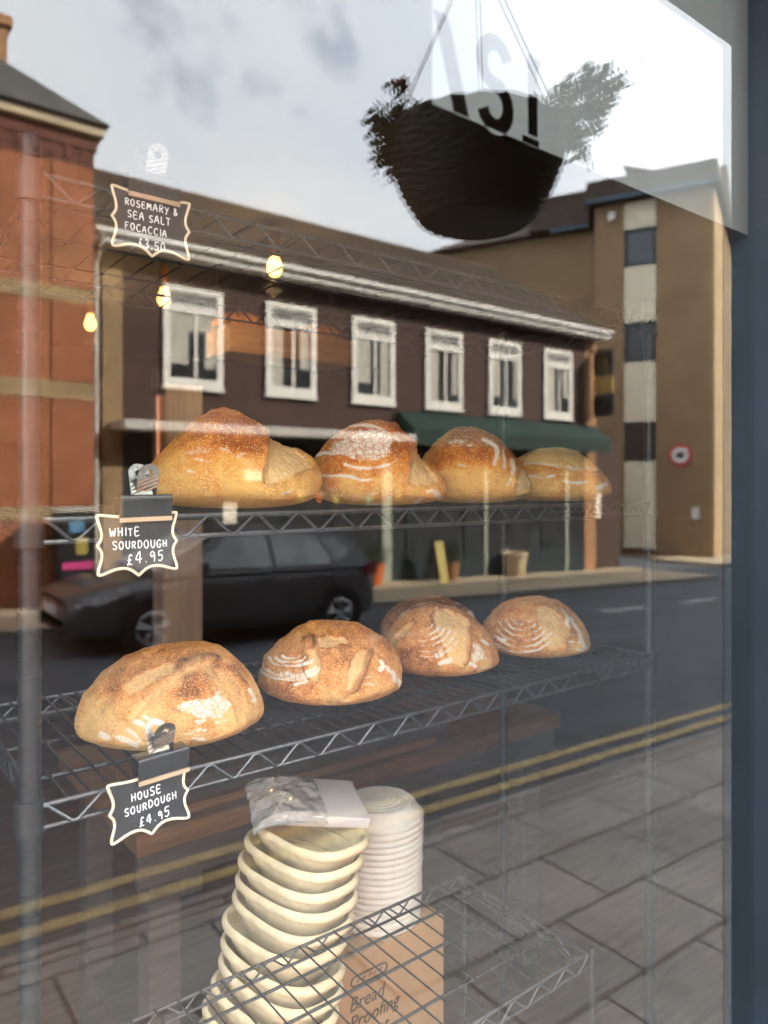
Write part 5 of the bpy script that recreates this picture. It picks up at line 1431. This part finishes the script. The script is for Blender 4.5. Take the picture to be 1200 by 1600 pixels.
# --- the car
def car():
    cx0, cyn, hw = 2.22, 8.50, 0.89            # front end, near side, half width
    yc = cyn + hw
    def P(s, w, z): x = cx0 + s; return (x, yc - w, -(1.90 + SL * x) + z)
    root = empty('parked_car', street((cx0 + 2.1, yc, -(1.90 + SL * (cx0 + 2.1)))), 'dark grey hatchback car parked across the street, facing left', 'car')
    st = [(0.0, 0.34, 0.60, 0.52), (0.05, 0.26, 0.68, 0.66), (0.16, 0.22, 0.735, 0.78), (0.36, 0.20, 0.79, 0.85), (0.70, 0.19, 0.85, 0.885), (1.10, 0.19, 0.91, 0.89), (1.45, 0.19, 0.95, 0.89), (2.4, 0.19, 0.965, 0.895), (3.4, 0.19, 0.99, 0.89), (3.9, 0.20, 1.0, 0.87), (4.12, 0.24, 0.98, 0.83), (4.24, 0.34, 0.90, 0.76), (4.27, 0.42, 0.80, 0.70)]
    vs, fs = [], []
    def sec(s, zl, zt, w):
        c = []
        for (fw, fz) in ((.0, 0), (.80, 0), (.95, .06), (1.0, .22), (1.0, .50), (.985, .68), (.95, .86), (.86, .97), (.60, 1.0), (0, 1.015)):
            c.append((fw * w, zl + (zt - zl) * fz))
        return [P(s, w_, z_) for w_, z_ in c] + [P(s, -w_, z_) for w_, z_ in c[-2:0:-1]]
    secs = [sec(*q) for q in st]
    n = len(secs[0])
    for q in secs: vs += q
    for i in range(len(secs) - 1):
        for k in range(n):
            l = (k + 1) % n
            fs.append((i * n + k, i * n + l, (i + 1) * n + l, (i + 1) * n + k))
    fs.append(tuple(range(n))); fs.append(tuple((len(secs) - 1) * n + k for k in range(n - 1, -1, -1)))
    m = MB(street); m.add(vs, fs); m.build('body', M['car_paint'], root, smooth=True, angle=50)
    def wz(z): return 0.86 - 0.27 * max(0, z - 0.93) / 0.52
    prof = [(0.98, 0.90), (1.45, 1.17), (1.85, 1.375), (2.2, 1.475), (2.8, 1.50), (3.4, 1.475), (3.80, 1.39), (4.02, 1.20), (4.16, 0.94)]
    m = MB(street); m.prism(prof, lambda p: P(p[0], wz(p[1]), p[1]), lambda p: P(p[0], -wz(p[1]), p[1]))
    m.build('cabin', M['car_paint'], root, smooth=True, angle=30)
    for s in (1, -1):
        for poly in ([(1.42, 0.985), (1.55, 1.10), (1.95, 1.345), (2.28, 1.39), (2.52, 1.395), (2.52, 0.985)], [(2.60, 0.985), (2.60, 1.395), (3.0, 1.39), (3.30, 1.36), (3.46, 1.08), (3.42, 0.995)], [(3.52, 1.04), (3.40, 1.345), (3.62, 1.32), (3.78, 1.20), (3.70, 1.06)]):
            m = MB(street); m.prism(poly, lambda p: P(p[0], s * (wz(p[1]) + 0.012), p[1]), lambda p: P(p[0], s * (wz(p[1]) - 0.01), p[1]))
            m.build('side_window', M['car_glass'], root)
        m = MB(street)
        m.tube([P(1.50, s * 0.93, 0.98), P(1.50, s * 1.02, 1.0)], 0.03, 6)
        m.lathe([(0.0, -.08), (.07, -.06), (.10, 0), (.08, .07), (0, .09)], P(1.50, s * 1.02, 1.02), 12, 0.7, 1.0)
        m.build('wing_mirror', M['car_paint'], root, smooth=True)
        for x in (2.36, 3.28):
            m = MB(street); m.tube([P(x, s * 0.90, 0.86), P(x + .18, s * 0.90, 0.87)], 0.016, 6); m.build('door_handle', M['car_paint'], root)
        m = MB(street); m.tube([P(1.35, s * 0.896, .30), P(1.35, s * 0.90, .60), P(1.42, s * 0.885, .93)], 0.004, 4); m.tube([P(2.55, s * 0.902, .26), P(2.55, s * 0.902, .60), P(2.55, s * 0.885, .95)], 0.004, 4); m.tube([P(3.45, s * 0.898, .50), P(3.48, s * 0.89, .75), P(3.44, s * 0.875, .97)], 0.004, 4)
        m.tube([P(1.35, s * 0.903, .36), P(3.0, s * 0.908, .36)], 0.02, 6)
        m.build('door_seam', M['car_black'], root)
        m = MB(street); m.prism([(0.10, .60), (0.20, .69), (0.62, .80), (0.66, .74), (0.42, .63), (0.18, .56)], lambda p: P(p[0], s * (0.60 + 0.62 * p[0] ** 0.6 * .58), p[1] + 0.0), lambda p: P(p[0] - 0.03, s * (0.63 + 0.62 * p[0] ** 0.6 * .58), p[1]))
        m.build('headlight', M['headlight'], root)
        m = MB(street); m.prism([(4.02, .82), (4.22, .82), (4.20, .98), (4.05, 1.0)], lambda p: P(p[0] + .03, s * 0.60, p[1]), lambda p: P(p[0] + .01, s * 0.865, p[1]))
        m.build('tail_light', M['tail'], root)
    m = MB(street); m.prism([(1.05, .965), (1.45, 1.195), (1.82, 1.375), (1.80, 1.36), (1.03, .94)], lambda p: P(p[0] - .012, wz(p[1]) - .07, p[1] + .01), lambda p: P(p[0] - .012, -wz(p[1]) + .07, p[1] + .01))
    m.build('windscreen', M['car_glass'], root)
    m = MB(street); m.prism([(3.84, 1.34), (4.05, 1.20), (4.15, 1.0), (4.12, 1.0), (3.82, 1.32)], lambda p: P(p[0] + .012, wz(p[1]) - .10, p[1]), lambda p: P(p[0] + .012, -wz(p[1]) + .10, p[1]))
    m.build('rear_window', M['car_glass'], root)
    m = MB(street); m.hexa([P(s_, w_, z_) for z_ in (.27, .42) for s_ in (0.0, 0.2) for w_ in (-.55, .55)]); m.build('lower_grille', M['car_black'], root)
    m = MB(street); m.hexa([P(s_, w_, z_) for z_ in (.57, .65) for s_ in (0.004, 0.2) for w_ in (-.5, .5)]); m.build('grille', M['car_black'], root)
    m = MB(street); m.hexa([P(s_, w_, z_) for z_ in (.45, .56) for s_ in (-0.012, 0.1) for w_ in (-.26, .26)]); m.build('number_plate', M['white_paint'], root)
    for sx in (0.92, 3.54):
        for s in (1, -1):
            c = P(sx, s * 0.80, 0.315)
            ax = -s
            def cyl(mb, r, w0, w1, n=32): mb.tube([(c[0], c[1] + ax * w0, c[2]), (c[0], c[1] + ax * w1, c[2])], r, n)
            m = MB(street); cyl(m, 0.375, -0.12, 0.097); m.build('wheel_arch', M['car_black'], root, smooth=True, angle=40)
            m = MB(street)
            pr = [(0.21, -0.10), (0.30, -0.10), (0.315, -0.07), (0.315, 0.075), (0.30, 0.105), (0.215, 0.112), (0.205, 0.09)]
            k = 40
            vs, fs = [], []
            for (r, w_) in pr:
                for i in range(k):
                    a = 2 * math.pi * i / k
                    vs.append((c[0] + r * math.cos(a), c[1] + ax * w_, c[2] + r * math.sin(a)))
            for i in range(len(pr) - 1):
                for j in range(k):
                    l = (j + 1) % k
                    fs.append((i * k + j, i * k + l, (i + 1) * k + l, (i + 1) * k + j))
            m.add(vs, fs)
            wh = m.build('wheel', M['tyre'], root, smooth=True, angle=50)
            m = MB(street)
            ring = [(c[0] + 0.195 * math.cos(2 * math.pi * i / 36), c[1] + ax * 0.105, c[2] + 0.195 * math.sin(2 * math.pi * i / 36)) for i in range(36)]
            m.tube(ring, 0.018, 6, closed=True)
            for i in range(5):
                for dd in (-.16, .16):
                    a = 2 * math.pi * i / 5 + 0.3
                    m.tube([(c[0] + 0.03 * math.cos(a), c[1] + ax * 0.112, c[2] + 0.03 * math.sin(a)), (c[0] + 0.19 * math.cos(a + dd), c[1] + ax * 0.108, c[2] + 0.19 * math.sin(a + dd))], 0.022, 6)
            m.tube([(c[0], c[1] + ax * 0.09, c[2]), (c[0], c[1] + ax * 0.125, c[2])], 0.055, 16)
            m.build('rim', M['rim'], wh, smooth=True)
car()

# ------------------------------------------------------------------ sky and sun
SUN_AZ = Vector((0.676, 0.737, 0)); SUN_EL = R(31)
w = bpy.data.worlds.new("World"); SC.world = w; w.use_nodes = True
nt = NT(w); nt.n.clear()
sky = nt.new('ShaderNodeTexSky'); sky.sky_type = 'NISHITA'; sky.sun_disc = False
sky.sun_elevation = SUN_EL
sky.sun_rotation = math.atan2(SUN_AZ.x, SUN_AZ.y)
sky.air_density = 1.2; sky.dust_density = 0.4; sky.ozone_density = 2.5
tc = nt.new('ShaderNodeTexCoord')
sp = nt.new('ShaderNodeSeparateXYZ'); nt.link(tc.outputs['Generated'], sp.inputs[0])
zc = math_(nt, 'ADD', math_(nt, 'MAXIMUM', sp.outputs[2], 0.0), 0.22)
cbx = nt.new('ShaderNodeCombineXYZ')
nt.link(math_(nt, 'DIVIDE', sp.outputs[0], zc), cbx.inputs[0]); nt.link(math_(nt, 'DIVIDE', sp.outputs[1], zc), cbx.inputs[1])
n1 = nt.new('ShaderNodeTexNoise', Scale=1.5, Detail=9.0, Roughness=0.58, Distortion=0.25); nt.link(cbx.outputs[0], n1.inputs['Vector'])
mp = nt.new('ShaderNodeMapping'); mp.inputs['Location'].default_value = (3.7, 1.3, 0.4); nt.link(cbx.outputs[0], mp.inputs[0])
n2 = nt.new('ShaderNodeTexNoise', Scale=0.9, Detail=7.0, Roughness=0.55, Distortion=0.3); nt.link(mp.outputs[0], n2.inputs['Vector'])
cov = ramp(nt, [(0.32, (0, 0, 0)), (0.42, (1, 1, 1))], n1.outputs[0])
ccol = ramp(nt, [(0.36, (0.60, 0.645, 0.715)), (0.50, (0.69, 0.715, 0.75)), (0.66, (0.79, 0.79, 0.785))], n2.outputs[0])
SKY_K, CLOUD_K = 0.14, 1.6
bs = nt.new('ShaderNodeBackground', Strength=SKY_K); nt.link(sky.outputs[0], bs.inputs[0])
bc = nt.new('ShaderNodeBackground', Strength=CLOUD_K); nt.link(ccol, bc.inputs[0])
mx = nt.new('ShaderNodeMixShader'); nt.link(cov, mx.inputs[0]); nt.link(bs.outputs[0], mx.inputs[1]); nt.link(bc.outputs[0], mx.inputs[2])
ow = nt.new('ShaderNodeOutputWorld'); nt.link(mx.outputs[0], ow.inputs[0])

sl = bpy.data.lights.new('sun', 'SUN'); sl.energy = 5.0; sl.angle = R(1.5); sl.color = (1.0, 0.90, 0.76)
so = bpy.data.objects.new('sun', sl); COL.objects.link(so)
d = Vector((SUN_AZ.x * math.cos(SUN_EL), SUN_AZ.y * math.cos(SUN_EL), math.sin(SUN_EL)))
so.rotation_euler = d.to_track_quat('Z', 'Y').to_euler()
so.location = (10, 12, 20)

# ------------------------------------------------------------------ camera
cd = bpy.data.cameras.new('camera'); cam = bpy.data.objects.new('camera', cd); COL.objects.link(cam)
cam.location = (0, 0, H)
cam.rotation_euler = (R(90), 0, math.atan2(SA, CA) - R(90))
cd.sensor_fit = 'VERTICAL'; cd.sensor_height = 36.0; cd.sensor_width = 27.0
cd.lens = 36.0 * F / 1600.0
cd.shift_y = -44.0 / 1600.0
cd.clip_start = 0.02; cd.clip_end = 1500.0
cd.dof.use_dof = True; cd.dof.focus_distance = 1.10; cd.dof.aperture_fstop = 3.4
SC.camera = cam

SC.view_settings.view_transform = 'Standard'; SC.view_settings.look = 'None'
SC.view_settings.gamma = 1.0; SC.view_settings.exposure = 3.42
cy = SC.cycles
cy.use_denoising = True
try: cy.denoiser = 'OPENIMAGEDENOISE'
except Exception: pass
cy.max_bounces = 10; cy.transparent_max_bounces = 24; cy.diffuse_bounces = 4; cy.glossy_bounces = 5
cy.sample_clamp_indirect = 6.0
cy.caustics_reflective = False; cy.caustics_refractive = False
